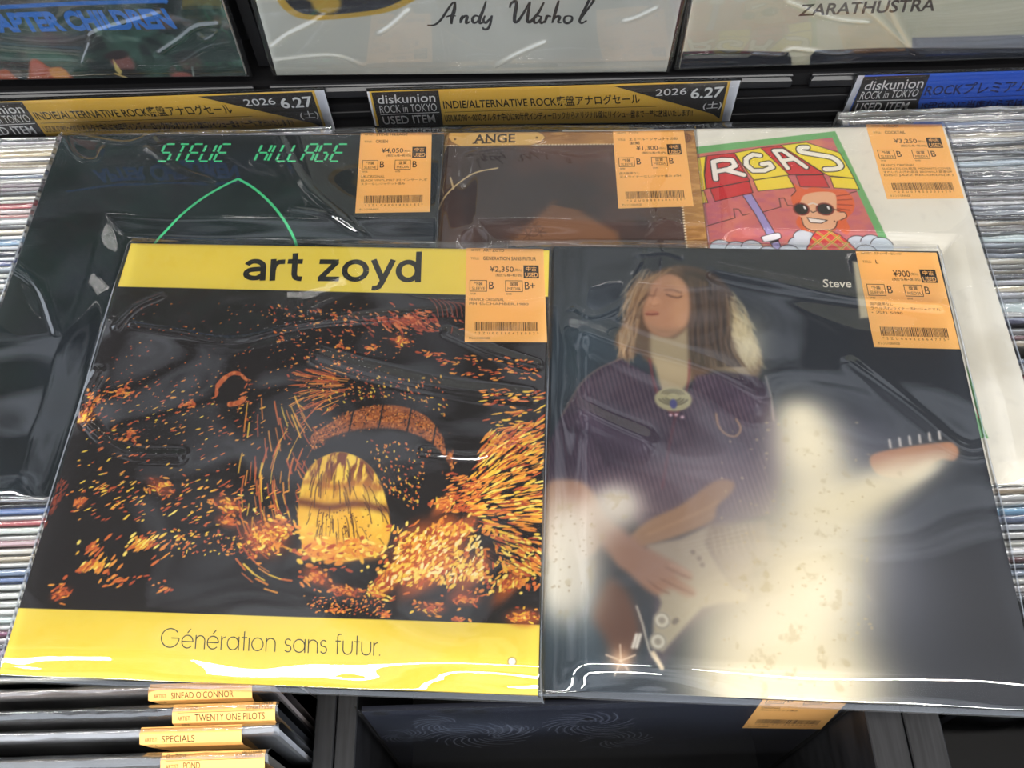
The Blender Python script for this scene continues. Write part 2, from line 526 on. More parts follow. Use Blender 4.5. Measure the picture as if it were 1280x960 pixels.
# ------------------------------------------------------------------ the black record rack
WOOD = mat('black_wood_grain', (30, 30, 32), 0.5, 0.25, noise=(60, (6, 0.35, 1), (15, 15, 17), (0.35, 0.65)))
PANEL = mat('black_rack_panel', (11, 11, 12), 0.50, 0.2, noise=(40, (0.3, 3, 3), (15, 14, 15)))
LIP = mat('black_rail_plastic', (22, 22, 24), 0.28, 0.5, noise=(30, (0.3, 2, 2), (28, 28, 30)))
rack = link('record_rack', None)
rack.location = (0.05, 0, -0.86)
tag(rack, 'black wood-grain shop rack of record bins with a raised rear tier', 'rack')
def rack_part(name, boxes, material, bevel=0.0, slope=False):
    mb = MB()
    for b in boxes:
        mb.box(*b, material, bevel)
    if slope:
        mb.v = [(x, y, z - 0.016 * x) for x, y, z in mb.v]
    mb.v = [(x - 0.05, y, z + 0.86) for x, y, z in mb.v]
    return mb.build(name, rack)
for x0, x1, zt in ((-0.531, -0.516, -0.10), (-0.1435, -0.1297, -0.10), (-0.1290, -0.1150, -0.10), (0.2225, 0.2460, -0.09), (0.2470, 0.2705, -0.09), (0.622, 0.646, -0.09)):
    rack_part('divider_board', [(x0, x1, -0.30, 0.2635, -0.46, zt)], WOOD, 0.0008)
rack_part('bin_floor', [(-0.516, -0.1435, -0.30, 0.2635, -0.362, -0.348)], PANEL)
rack_part('bin_floor', [(-0.115, 0.2225, -0.30, 0.2635, -0.414, -0.400)], PANEL)
rack_part('bin_floor', [(0.2705, 0.622, -0.30, 0.2635, -0.362, -0.348)], PANEL)
rack_part('front_panel', [(-0.531, 0.646, -0.318, -0.301, -0.80, -0.13)], WOOD, 0.001)
rack_part('back_panel', [(-0.62, 0.72, 0.2665, 0.280, -0.80, -0.004)], PANEL)
rack_part('back_rib', [(-0.62, 0.72, 0.2640, 0.2665, -0.016, -0.010), (-0.62, 0.72, 0.2640, 0.2665, -0.034, -0.028), (-0.62, 0.72, 0.2640, 0.2665, -0.052, -0.046)], PANEL, 0.0006)
rack_part('plinth', [(-0.50, 0.62, -0.27, 0.60, -0.86, -0.80)], PANEL)
rack_part('tier_shelf', [(-0.70, 0.85, 0.2690, 0.62, 0.002, 0.0140)], PANEL, 0.0, True)
rack_part('side_panel', [(-0.546, -0.531, -0.318, 0.2635, -0.80, -0.10)], WOOD, 0.001)
rack_part('side_panel', [(0.646, 0.661, -0.318, 0.2635, -0.80, -0.09)], WOOD, 0.001)
for x0, x1 in ((-0.58, -0.205), (-0.192, 0.2345), (0.2500, 0.66)):
    rack_part('shelf_rail', [(x0, x1, 0.2640, 0.2688, 0.0020, 0.0128)], LIP, 0.0022, True)
    rack_part('shelf_rail_lip', [(x0, x1, 0.2655, 0.2690, 0.0130, 0.0156)], LIP, 0.0008, True)
for x in (-0.198, 0.140, 0.60):
    rack_part('tier_divider', [(x - 0.0045, x + 0.0045, 0.2880, 0.60, 0.017, 0.240)], PANEL, 0.0, True)
rack_part('tier_back_panel', [(-0.62, 0.72, 0.320, 0.335, 0.017, 0.345)], PANEL, 0.0, True)

# ------------------------------------------------------------------ records filed upright in the bins
ORD = ['first', 'second', 'third', 'fourth', 'fifth', 'sixth', 'seventh', 'eighth', 'ninth', 'tenth', 'eleventh', 'twelfth', 'thirteenth', 'fourteenth', 'fifteenth',
       'sixteenth', 'seventeenth', 'eighteenth', 'nineteenth']
def ordinal(n):
    if n < 20:
        return ORD[n - 1]
    t = ['twent', 'thirt', 'fort', 'fift', 'sixt', 'sevent', 'eight', 'ninet'][n // 10 - 2]
    if n >= 100:
        return 'hundredth' if n == 100 else 'hundred-and-' + ordinal(n - 100)
    return t + 'ieth' if n % 10 == 0 else t + 'y-' + ORD[n % 10 - 1]

def colour_word(c):
    r, g, b = c
    mx, mn = max(c), min(c)
    if mx - mn < 24:
        return 'black' if mx < 50 else 'charcoal' if mx < 95 else 'grey' if mx < 165 else 'silver' if mx < 206 else 'white'
    if r >= g >= b:
        if r - b < 60:
            return ('cream' if r > 190 else 'taupe' if r > 110 else 'brown')
        return 'tan' if g > r * 0.72 else 'red'
    if b >= g and b >= r:
        return ('lilac' if r > g and r > 150 else 'purple' if r > g else 'navy' if b < 110 else 'pale blue' if r > 110 else 'blue')
    if r > g and b >= g:
        return 'magenta' if r - g > 70 else 'mauve' if r < 190 else 'pink'
    return 'pale green'

def spine_mesh(t):
    mb = MB()
    mb.box(-0.1575, 0.1575, -t / 2, t / 2, 0, 0.315, EDGE_CARD, min(0.0007, t * 0.2))
    o = mb.build('sleeve')
    me = o.data
    bpy.data.objects.remove(o)
    return me
EDGE_CARD = mat('sleeve_card', (200, 200, 200), 0.5, 0.25)

def bag_mesh(t, seed, rise, crumple):
    """Bag over an upright sleeve: two walls meeting in a creased, open top."""
    rng = np.random.RandomState(seed)
    n = 90
    xs = np.linspace(-0.1610, 0.1610, n)
    def wig(scale):
        k = value_noise(xs[None, :] * 1000 + 600, xs[None, :] * 0 + seed * 7.3, scale, seed, 3)[0]
        return (k - 0.5) * 2
    top = rise * (1 + 0.5 * wig(60)) + crumple * np.abs(wig(18))
    off = (rng.rand() - 0.5) * 0.002 + crumple * 0.9 * wig(26)
    b = t / 2 + 0.0006
    rows = [(-b * np.ones(n), np.full(n, 0.004)), (-b * np.ones(n), np.full(n, 0.20)), (-b * np.ones(n), np.full(n, 0.312)), (-b * 0.75 + crumple * 0.4 * wig(15), 0.3160 + 0 * xs + 0.25 * crumple * np.abs(wig(12))),
            (np.clip(off * 0.6, -b, b), 0.3160 + top * 0.7), (np.clip(off * 0.8 + 0.0008, -b, b), 0.3160 + top), (np.clip(off * 0.6 + 0.0014, -b, b), 0.3160 + top * 0.6),
            (b * 0.75 + crumple * 0.4 * wig(15), 0.3160 + 0 * xs), (b * np.ones(n), np.full(n, 0.312)), (b * np.ones(n), np.full(n, 0.20)), (b * np.ones(n), np.full(n, 0.004))]
    V, F = [], []
    for y, z in rows:
        V += list(zip(xs, y, z))
    for r in range(len(rows) - 1):
        for i in range(n - 1):
            F.append((r * n + i, r * n + i + 1, r * n + n + i + 1, r * n + n + i))
    me = bpy.data.meshes.new('clear_bag')
    me.from_pydata([tuple(map(float, v)) for v in V], [], F)
    me.materials.append(FILM_EDGE)
    me.polygons.foreach_set('use_smooth', [True] * len(F))
    me.update()
    return me

TH = (0.0022, 0.0030, 0.0040, 0.0060, 0.0120)
SPINES = [spine_mesh(t) for t in TH]
BAGS = {}
for i, t in enumerate(TH):
    for s in range(5):
        BAGS[i, s, 0] = bag_mesh(t, 11 + 7 * i + s, 0.0012, 0.0010)
        BAGS[i, s, 1] = bag_mesh(t, 51 + 7 * i + s, 0.0022, 0.0022)

spine_colours = {}
def spine_material(c):
    key = 'sleeve_edge_%d_%d_%d' % c
    return mat(key, c, 0.5, 0.25, noise=(28, (1.0, 0.2, 0.2), tuple(int(v * 0.86) for v in c)))

proto = link('bagged_record', None)
proto_sleeve = link('sleeve', SPINES[0], proto)
proto_sleeve.material_slots[0].link = 'OBJECT'
proto_bag = link('clear_bag', BAGS[0, 0, 0], proto)
used_proto = [False]
def bin_record(x, y, zt, mm_, color, lean, crumpled, label, group, rng):
    t = mm_ / 1000.0 - 0.0013
    i = min(range(len(TH)), key=lambda k: abs(TH[k] - t) if TH[k] <= t + 0.0004 else 9)
    if not used_proto[0]:
        o, s, b = proto, proto_sleeve, proto_bag
        used_proto[0] = True
    else:
        o, s, b = proto.copy(), proto_sleeve.copy(), proto_bag.copy()
        for q in (o, s, b):
            col.objects.link(q)
        s.parent = o
        b.parent = o
    s.data = SPINES[i]
    s.material_slots[0].link = 'OBJECT'
    s.material_slots[0].material = spine_material(color)
    b.data = BAGS[i, rng.randrange(5), crumpled]
    o.location = (x + rng.uniform(-0.0015, 0.0012), y, zt - 0.315 + rng.uniform(-0.0012, 0.0004))
    o.rotation_euler = (lean, 0, 0)
    tag(o, label, 'record', group)

def fill_bin(x, y, zt, stock, where, group, crumpled, seed, sign):
    rng = random.Random(seed)
    n = 0
    for c, m_ in stock:
        y -= m_ / 2000.0
        if c is not None:
            n += 1
            bin_record(x, y, zt, m_, c, 0.0, crumpled, '%s bagged record filed in the %s, %s from the %s sign' % (colour_word(c), where, ordinal(n), sign), group, rng)
        y -= m_ / 2000.0

def mixed(length, palette, seed):
    rng, out, s = random.Random(seed), [], 0.0
    while s < length - 3:
        m_ = rng.choice((4, 4, 5, 5, 6))
        out.append((rng.choice(palette), m_))
        s += m_
    return out
PAL = [(225, 222, 212), (205, 205, 205), (160, 160, 165), (60, 60, 66), (190, 180, 155), (110, 125, 150), (228, 228, 225), (170, 90, 90)]
left_rear = [((60, 60, 62), 4), ((190, 188, 196), 4), ((170, 168, 165), 4), ((225, 222, 210), 5), ((205, 190, 150), 5), ((232, 230, 226), 5), ((168, 155, 128), 4), ((172, 158, 130), 4), ((228, 226, 220), 5),
    ((110, 125, 150), 5), ((195, 196, 192), 6), ((158, 142, 150), 4), ((150, 136, 146), 4), ((70, 70, 78), 4), ((222, 218, 205), 5), ((225, 225, 222), 4), ((185, 70, 78), 5), ((205, 190, 190), 5),
    ((190, 130, 128), 5), ((215, 218, 220), 6), ((120, 120, 128), 4), ((225, 218, 200), 6), ((230, 232, 232), 6), ((140, 175, 205), 5), ((215, 220, 228), 4), ((45, 48, 70), 6), ((205, 210, 220), 5),
    ((55, 75, 140), 5), ((165, 175, 185), 5), ((200, 205, 200), 6), ((120, 130, 140), 5), ((220, 220, 215), 5), ((90, 90, 100), 4), ((210, 205, 190), 5), ((180, 180, 185), 5), ((60, 62, 70), 5)]
left_mid = mixed(147, PAL, 5)
left_front = [((35, 35, 38), 5), ((60, 40, 45), 5), ((40, 40, 45), 4), ((60, 110, 185), 4), ((225, 225, 225), 4), ((205, 90, 100), 4), ((205, 212, 205), 6), ((226, 226, 224), 4), ((215, 175, 180), 4), ((225, 222, 212), 6),
    ((205, 190, 160), 4), ((228, 228, 225), 4), ((115, 140, 175), 6), ((50, 100, 170), 4), ((222, 226, 224), 5), ((205, 208, 205), 6), ((190, 195, 190), 5), ((226, 228, 226), 5), ((200, 215, 212), 5),
    ((225, 225, 225), 4), ((150, 60, 115), 4), ((225, 220, 225), 4), ((45, 35, 60), 4), ((190, 170, 205), 4), ((224, 222, 224), 4), ((60, 110, 160), 4)]
fill_bin(-0.3085, 0.2585, -0.0205, left_rear + left_mid + left_front, 'left bin', 'records filed in the left bin', 0, 2, 'left yellow sale')
right_rear = [((130, 128, 122), 5), ((120, 118, 115), 5), ((195, 192, 188), 4), ((150, 165, 190), 6), ((190, 195, 205), 4), ((140, 140, 145), 5), ((200, 192, 175), 6), ((225, 225, 225), 4), ((60, 62, 68), 4), ((180, 172, 160), 5),
    ((80, 82, 86), 5), ((215, 218, 220), 4), ((165, 178, 188), 8), ((190, 195, 198), 5), ((130, 132, 135), 5), ((110, 112, 118), 5), ((50, 52, 58), 4), ((145, 145, 148), 6), ((120, 118, 122), 4), ((185, 183, 185), 5),
    ((205, 205, 208), 5), ((150, 155, 165), 6), ((165, 170, 180), 5), ((60, 60, 66), 4), ((190, 182, 168), 6), ((140, 138, 135), 5), ((95, 98, 100), 5), ((205, 220, 222), 5), ((150, 160, 170), 5), ((70, 72, 80), 5),
    ((120, 130, 145), 5), ((205, 200, 185), 5), ((150, 150, 150), 5), ((150, 145, 132), 5), ((75, 75, 80), 4), ((185, 188, 195), 5), ((190, 180, 155), 7), ((165, 165, 170), 5), ((185, 198, 200), 13), ((225, 225, 225), 4),
    ((55, 55, 95), 5), (None, 4), ((140, 140, 142), 5), ((120, 70, 80), 5), ((190, 175, 150), 5)]
right_mid = [(None, 10)] + mixed(78, PAL, 9)
right_front = [((215, 215, 210), 5), ((190, 190, 190), 4), ((200, 185, 165), 5), ((215, 212, 205), 6), ((205, 185, 155), 5), ((205, 205, 205), 5), ((200, 200, 198), 4), ((130, 180, 215), 6), ((60, 80, 120), 5), ((190, 195, 205), 5),
    ((215, 215, 212), 6), ((190, 190, 180), 6), ((205, 205, 205), 4), ((90, 35, 40), 5), ((60, 70, 90), 4), ((140, 155, 175), 5), ((205, 205, 200), 5), ((190, 185, 185), 5), ((40, 40, 42), 5)]
fill_bin(0.4400, 0.2560, -0.0225, right_rear + right_mid + right_front, 'right bin', 'records filed in the right bin', 1, 4, 'blue')

# ------------------------------------------------------------------ the loose records at the front of the left bin, with index stickers folded over their tops
def index_record(x1, y, zt, lean, color, label, sx0, sx1, lines, t=0.0042, face=None, noise=None):
    o = link('bagged_record', None)
    o.location = (x1 - 0.161, y - 0.315 * math.sin(lean), zt - 0.315 * math.cos(lean))
    o.rotation_euler = (-lean, 0, 0)
    tag(o, label, 'record', 'records with orange index stickers')
    mb = MB()
    m = mat('index_sleeve_%d_%d_%d' % color, color, 0.5, 0.25, noise=noise or (20, (1, 1, 1), tuple(int(v * 0.85) for v in color)))
    mb.box(-0.1575, 0.1575, -t / 2, t / 2, 0, 0.315, m, 0.0006)
    mb.build('sleeve', o)
    link('clear_bag', bag_mesh(t + 0.0024, int(y * -10000) % 97, 0.0024, 0.0018), o)
    a, b = sx0 - (x1 - 0.161), sx1 - (x1 - 0.161)
    hb = t / 2 + 0.0012
    # the sticker drapes over the puffed top of the bag and down its front
    prof = [(hb, 0.3100), (hb * 0.8, 0.3168), (-hb * 0.4, 0.3176), (-hb - 0.0030, 0.3145), (-hb - 0.0038, 0.3095), (-hb - 0.0026, 0.2920), (-hb - 0.0012, 0.2740)]
    cut = 0.016 if not lines[0] else 0.0
    mb = MB()
    V, n = [], len(prof)
    for k, (py, pz) in enumerate(prof):
        tp = cut * max(0, k - 3) / 3.0
        V += [(a + tp, py, pz), (b, py, pz)]
    mb.add(V, [(2 * k, 2 * k + 1, 2 * k + 3, 2 * k + 2) for k in range(n - 1)], STICKER)
    def lay(k, body, x0, x1_, lo, hi, m=INK):
        """Words across one face of the folded sticker; lo and hi run 0..1 from its front edge to its rear edge."""
        q = MB()
        put_text(q, body, [(x0, hi), (x1_, hi), (x1_, lo), (x0, lo)], m, 0)
        (y0, z0), (y1, z1) = prof[k + 1], prof[k]
        L_ = math.hypot(y1 - y0, z1 - z0)
        ny, nz = -(z1 - z0) / L_, (y1 - y0) / L_
        if q.v:
            mb.add([(u, y0 + (y1 - y0) * v + ny * 0.0001, z0 + (z1 - z0) * v + nz * 0.0001) for u, v, _ in q.v], q.f, m)
    w = b - a
    if lines[0]:
        lay(1, lines[0], a + 0.05 * w, a + 0.24 * w, 0.15, 0.85)
        lay(1, '0768%05d' % (hash_code(lines[1]) % 99999), a + 0.72 * w, a + 0.97 * w, 0.10, 0.48)
        lay(1, '%08d' % (hash_code(lines[1] + 'x') % 9999999), a + 0.78 * w, a + 0.97 * w, 0.58, 0.96)
        lay(2, '_' * 40, a + 0.05 * w, a + 0.97 * w, 0.93, 0.97)
    lay(2, 'ARTIST:', a + 0.05 * w, a + 0.18 * w, 0.22, 0.62)
    lay(2, lines[1], a + 0.22 * w, a + min(0.92, 0.22 + 0.040 * len(lines[1])) * w, 0.12, 0.78)
    lay(3, 'TITLE:', a + 0.08 * w, a + 0.16 * w, 0.2, 0.7)
    mb.build('price_sticker', o)
    return o
def hash_code(s):
    k = 7
    for ch in s:
        k = (k * 31 + ord(ch)) % 1000003
    return k
fill_bin(-0.3085, -0.1830, -0.0225, [((190, 185, 170), 4)], 'left bin', 'records filed in the left bin', 0, 8, 'left yellow sale')
index_record(-0.1500, -0.1934, -0.0215, 0.10, (150, 140, 138), 'dark grey record with orange index sticker, hindmost of the four at the lower left', -0.2262, -0.1640, ('', "SINEAD O'CONNOR"))
index_record(-0.1470, -0.2062, -0.0200, 0.10, (40, 42, 46), 'black record with orange index sticker, second from the back of the four at lower left', -0.2092, -0.1485, ('ロック(210)', 'TWENTY ONE PILOTS'), 0.0052)
index_record(-0.1450, -0.2178, -0.0200, 0.10, (205, 207, 212), 'light grey dark-splattered record with orange index sticker, third of the four at lower left', -0.2265, -0.1670, ('', 'SPECIALS'), noise=(34, (0.5, 1, 1), (120, 122, 128)))
index_record(-0.1500, -0.2322, -0.0205, 0.10, (96, 92, 86), 'brown-grey record with orange index sticker, foremost of the four at the lower left', -0.2120, -0.1520, ('ロック(210)', 'POND'), 0.0050)

def lone_record(name_x, y, zt, lean, color, label):
    o = link('bagged_record', None)
    o.location = (name_x, y - 0.315 * math.sin(lean), zt - 0.315 * math.cos(lean))
    o.rotation_euler = (-lean, 0, 0)
    tag(o, label, 'record')
    s = link('sleeve', SPINES[2], o)
    s.material_slots[0].link = 'OBJECT'
    s.material_slots[0].material = spine_material(color)
    link('clear_bag', bag_mesh(0.0052, 77, 0.006, 0.003), o)
lone_record(0.4400, -0.2080, -0.0330, 0.09, (30, 31, 36), 'black bagged record leaning at the front of the right bin')

# ------------------------------------------------------------------ the loose sleeves lying across the bins
def record(code, label, amp=0.0016, **kw):
    o = thing_at('record_sleeve', FR[code], label, 'record', 'loose sleeves laid across the bins')
    return o

# white sleeve with a cartoon parasol picture (lowest, right)
fr = FR['VA']
va = record('VA', 'white record sleeve with a green-framed cartoon parasol picture at the upper right')
a = Art(fr, 0.55, (226, 222, 211))
a.speckle(40, 3, (214, 209, 196), 0.45, 0.75)
a.speckle(6, 8, (218, 214, 204), 0.55, 0.8, 0.7)
a.poly([(-3.0, 279.5), (224.1, 310.5), (248.4, 180.8), (278.7, 32.8), (-14.1, 33.0)], (110, 172, 108), 0.4)
IN = [(-3.2, 271.0), (220.3, 303.5), (241.0, 185.3), (267.3, 47.1), (-8.4, 47.3)]
a.poly(IN, (206, 116, 110), 0.4)
a.speckle(5, 12, (206, 116, 110), 2, 3)
msk = a.sdf(IN, (slice(None), slice(None))) < 0
nz = value_noise(a.X, a.Y * 2.0, 9, 21)
a.mix((slice(None), slice(None)), (188, 100, 120), msk * sstep(0.4, 0.75, nz) * 0.8)
a.mix((slice(None), slice(None)), (224, 140, 110), msk * sstep(0.5, 0.8, value_noise(a.X, a.Y, 14, 33)) * 0.6)
RED, YEL, OUT = (204, 52, 56), (240, 218, 62), (40, 28, 30)
K = 0.6
for pts, c in (([(73.0, 277.0), (109.0, 283.4), (115.2, 284.6), (112.2, 267.6), (111.7, 250.2), (108.9, 248.5), (70.7, 245.5)], YEL), ([(116.3, 285.1), (138.8, 287.9), (143.1, 272.6), (147.4, 258.5), (112.4, 250.5), (112.2, 264.1)], RED),
               ([(138.8, 287.9), (160.7, 293.1), (179.7, 264.2), (150.8, 259.3), (145.6, 270.8)], YEL), ([(160.7, 293.1), (177.4, 295.6), (207.8, 264.4), (179.7, 264.2)], RED), ([(177.4, 295.6), (198.5, 298.6), (223.8, 286.8), (228.6, 268.0), (230.5, 260.1), (210.3, 263.0)], YEL)):
    a.poly(pts, c, 0.4)
    a.line(pts, OUT, K, 0.35, closed=True)
for pts, c in (([(115.1, 250.5), (146.9, 258.1), (148.5, 246.3), (117.7, 237.8)], RED), ([(150.5, 258.8), (178.2, 263.7), (182.0, 251.1), (152.7, 247.7)], YEL), ([(184.9, 263.6), (206.4, 263.9), (209.3, 250.8), (186.5, 251.8)], RED), ([(211.5, 262.1), (230.4, 259.6), (232.3, 248.5), (212.8, 250.4)], YEL), ([(84.0, 245.4), (110.2, 248.5), (112.0, 236.5), (85.5, 231.8)], YEL)):
    a.poly(pts, c, 0.4)
    a.line(pts, OUT, K, 0.35, closed=True)
a.poly([(140.2, 243.4), (147.4, 244.6), (153.8, 226.0), (159.7, 207.9), (163.6, 190.2), (157.3, 190.3), (152.2, 209.6), (147.7, 224.4)], (160, 152, 206), 0.4)
a.line([(140.2, 243.4), (147.7, 224.4), (152.2, 209.6), (157.3, 190.3)], OUT, K)
a.line([(147.4, 244.6), (153.8, 226.0), (159.7, 207.9), (163.6, 190.2)], OUT, K)
a.poly([(150.1, 203.1), (162.1, 206.5), (164.3, 203.8), (162.6, 200.6), (151.9, 197.9), (149.7, 200.2)], (236, 238, 240), 0.4, curve=True)
a.line([(150.1, 203.1), (162.1, 206.5), (164.3, 203.8), (162.6, 200.6), (151.9, 197.9), (149.7, 200.2)], OUT, K, curve=True, closed=True)
a.poly([(154.8, 197.9), (161.9, 200.1), (162.5, 198.5), (155.5, 196.0)], OUT, 0.3)
for pts in ([(108.6, 213.6), (118.1, 216.8), (131.6, 221.3), (131.4, 230.4), (135.3, 229.9), (137.8, 223.7), (142.5, 225.1)], [(153.2, 226.7), (168.3, 231.7), (168.2, 240.2), (172.2, 240.6), (173.8, 233.3), (178.3, 232.8)], [(224.5, 245.1), (229.7, 246.5)]):
    a.line(pts, OUT, K)
# cloud puffs along the lower part
for c in [(117.3, 192.2), (129.2, 190.5), (140.9, 191.7), (181.9, 201.2), (177.1, 194.8), (221.8, 195.2), (232.2, 195.9), (239.3, 193.4), (168.3, 187.0), (152.8, 185.6), (226.5, 186.4), (206.3, 186.6)]:
    a.ell(c, 8.5, 8, (196, 206, 216), 0, 0.06)
    a.line([(c[0] + 8.5 * math.cos(t), c[1] + 8 * math.sin(t)) for t in np.linspace(0.1, 2.9, 14)], OUT, 0.6)
# grinning figure with a red hair crest, dark glasses and a chequered shirt
a.poly([(178.1, 242.6), (182.5, 247.7), (181.0, 255.5), (189.4, 249.3), (196.4, 251.3), (207.9, 249.1), (217.1, 248.7), (223.2, 245.5), (226.3, 237.0), (223.8, 226.9), (217.1, 218.7), (218.2, 210.5), (214.5, 204.1), (207.9, 210.6), (204.8, 207.4), (184.2, 207.6), (177.7, 215.8), (181.6, 224.1), (178.7, 230.8), (177.7, 237.5)], (222, 104, 58), 0.5, curve=True)
for p0, p1 in zip([(213.4, 242.2), (213.3, 238.0), (212.6, 233.7), (211.8, 229.6)], [(224.2, 243.8), (224.6, 238.7), (223.8, 232.8), (221.3, 227.8)]):
    a.line([p0, p1], (150, 52, 34), 0.9)
a.poly([(185.4, 239.1), (189.9, 244.2), (200.9, 246.6), (211.5, 245.3), (212.8, 238.8), (211.0, 227.1), (213.9, 226.2), (217.6, 225.3), (217.1, 220.4), (212.5, 218.4), (209.7, 217.1), (206.6, 210.6), (199.8, 208.3), (189.5, 208.4), (183.7, 212.5), (182.6, 220.7), (180.5, 225.7)], (232, 182, 142), 0.5, curve=True)
a.line([(209.7, 217.1), (206.6, 210.6), (199.8, 208.3), (189.5, 208.4), (183.7, 212.5), (182.6, 220.7)], OUT, 0.7, curve=True)
a.line([(213.2, 226.2), (217.0, 225.7), (217.3, 221.2), (212.5, 218.4)], OUT, 0.7, curve=True)
a.line([(178.1, 242.6), (182.5, 247.7), (181.0, 255.5)], OUT, 0.6)
for c, rx in zip([(183.9, 229.4), (202.2, 229.2)], (5.6, 6.2)):
    a.ell(c, rx + 0.9, 6.4, (130, 50, 44), 0, 0.06)
    a.ell(c, rx - 0.4, 5.1, (22, 18, 20), 0, 0.06)
for c in [(186.6, 231.0), (205.1, 230.5)]:
    a.ell(c, 0.8, 1.9, (240, 240, 240), 0.3, 0.2)
a.line([(190.3, 234.0), (193.8, 235.3), (196.8, 233.6)], (230, 220, 210), 1.3)
a.line([(208.7, 228.8), (213.2, 227.7)], OUT, 1.0)
a.line([(190.9, 227.3), (192.3, 225.9), (194.9, 227.2)], OUT, 0.7)
a.poly([(187.1, 221.0), (193.9, 219.8), (202.2, 218.1), (197.1, 215.3), (188.8, 216.1)], (244, 240, 232), 0.3)
a.line([(187.1, 221.0), (193.9, 219.8), (202.2, 218.1), (197.1, 215.3), (188.8, 216.1)], OUT, 0.7, closed=True)
a.ell([(207.5, 217.2)][0], 0.7, 0.7, OUT)
SH = [(192.1, 208.3), (201.2, 209.1), (209.4, 204.1), (215.6, 196.0), (221.5, 186.5), (171.7, 176.0), (181.4, 190.0), (187.9, 202.7)]
a.poly(SH, (212, 58, 50), 0.5)
for p in ([(188.3, 201.1), (205.2, 180.4)], [(191.9, 207.5), (213.6, 185.0)], [(201.1, 208.7), (218.9, 186.5)], [(203.5, 207.4), (184.2, 191.6)], [(209.2, 203.3), (188.3, 185.2)], [(214.5, 196.9), (197.6, 180.4)]):
    a.line(p, (238, 206, 70), 1.8)
    a.line(p, OUT, 0.5, alpha=0.8)
a.line(SH, OUT, K, closed=True)
for c in [(178.3, 202.8), (182.4, 204.4), (176.8, 197.2), (181.4, 198.0)]:
    a.ell(c, 4.0, 4.0, (206, 214, 222), 0, 0.1)
# the big letters
W_, G_ = (244, 240, 230), (38, 30, 30)
def outlined(strokes, wd):
    for s in strokes:
        a.line(s, G_, wd + 1.9, 0.3)
    for s in strokes:
        a.line(s, W_, wd, 0.3)
outlined([[(120.7, 278.2), (120.8, 260.5)], [(120.8, 278.7), (127.8, 280.8), (136.1, 280.2), (137.9, 274.4), (132.0, 270.6), (121.7, 268.4)], [(129.3, 270.1), (143.5, 264.6)]], 4.2)
outlined([[(158.9, 284.9), (153.6, 285.9), (147.6, 281.5), (146.8, 275.2), (151.4, 268.9), (160.2, 268.8), (167.4, 272.3), (165.3, 276.8), (159.7, 275.6)]], 4.0)
outlined([[(179.4, 271.3), (171.2, 289.8), (178.0, 290.1), (194.3, 272.0)], [(176.5, 279.3), (184.8, 280.6)]], 3.6)
outlined([smooth_line([(198.3, 293.1), (192.7, 292.7), (192.8, 288.5), (204.5, 285.3), (217.5, 281.5), (222.2, 273.7), (218.2, 270.3), (209.4, 269.7)], 5)], 4.4)
cov = a.cover(fr, va, edge=(214, 210, 198))
clear_bag(fr, va, 31, amp=0.0034, under=('AZ', 'LP', 'AN', 'GR'), mt=0.0055)
price_sticker(fr, va, [(250.3, 317.5), (312.3, 316.6), (312.0, 238.6), (252.2, 238.5)], ('VARGAS', ['COCKTAIL'], '¥3,250', 'B', 'B', ['FRANCE ORIGINAL', 'SUGRATIS-OIL紙質 MIDNAITS-COVER', 'すれいたみ汚れ底抜 BROWN人数書SPF', 'DISC JAZZ RECORDS(ま)'], '2ZU07800000620'))

# brown sleeve with a wooden picture-frame border
fr = FR['AN']
an = record('AN', 'dark brown record sleeve with wooden border and brass name plate, between black and white ones')
a = Art(fr, 0.6, (168, 122, 66))
a.speckle(30, 4, (140, 96, 50), 0.4, 0.7, 0.8, (1, 4))
a.speckle(14, 9, (196, 150, 88), 0.5, 0.75, 0.8, (1, 5))
FRM = [(17, 17), (297, 17), (297, 297), (17, 297)]
FRM = [(16, 16), (298, 16), (298, 300), (16, 300)]
a.poly(FRM, (76, 56, 50), 0.5)
s = (slice(None), slice(None))
inside = (a.sdf(FRM, s) < -1)
a.mix(s, (92, 64, 54), inside * sstep(0.35, 0.7, value_noise(a.X, a.Y, 80, 14)))
a.mix(s, (60, 50, 48), inside * sstep(0.45, 0.75, value_noise(a.X, a.Y, 50, 15)))
a.poly([(166.0, 203.7), (178.1, 217.4), (198.1, 240.8), (210.6, 239.0), (224.5, 226.3), (245.4, 210.6), (255.9, 180.6), (154.1, 181.4)], (118, 82, 58), 3.5)
a.poly([(196.9, 238.4), (210.7, 245.4), (225.0, 242.1), (219.1, 232.6), (206.2, 235.1)], (60, 50, 46), 1.5)
a.line([(108.2, 233.7), (112.6, 246.4), (122.2, 259.4), (135.9, 270.8), (153.7, 275.6)], (206, 180, 132), 1.3, 0.5, curve=True)
a.line([(116.2, 266.0), (119.2, 254.5)], (206, 180, 132), 1.3, 0.5)
for c in [(168.9, 212.8), (175.1, 215.9), (183.1, 217.3), (165.9, 206.7), (178.2, 208.2), (187.3, 211.1)]:
    for t in np.linspace(0, 6, 7):
        a.line([c, (c[0] + 5 * math.cos(t), c[1] + 5 * math.sin(t))], (86, 58, 42), 0.7, 0.4)
for k in np.arange(16, 299, 2.6):
    for p in ((k, 300), (k, 16), (16, k), (298, k)):
        a.ell(p, 0.95, 0.75, (226, 208, 172), 0, 0.3)
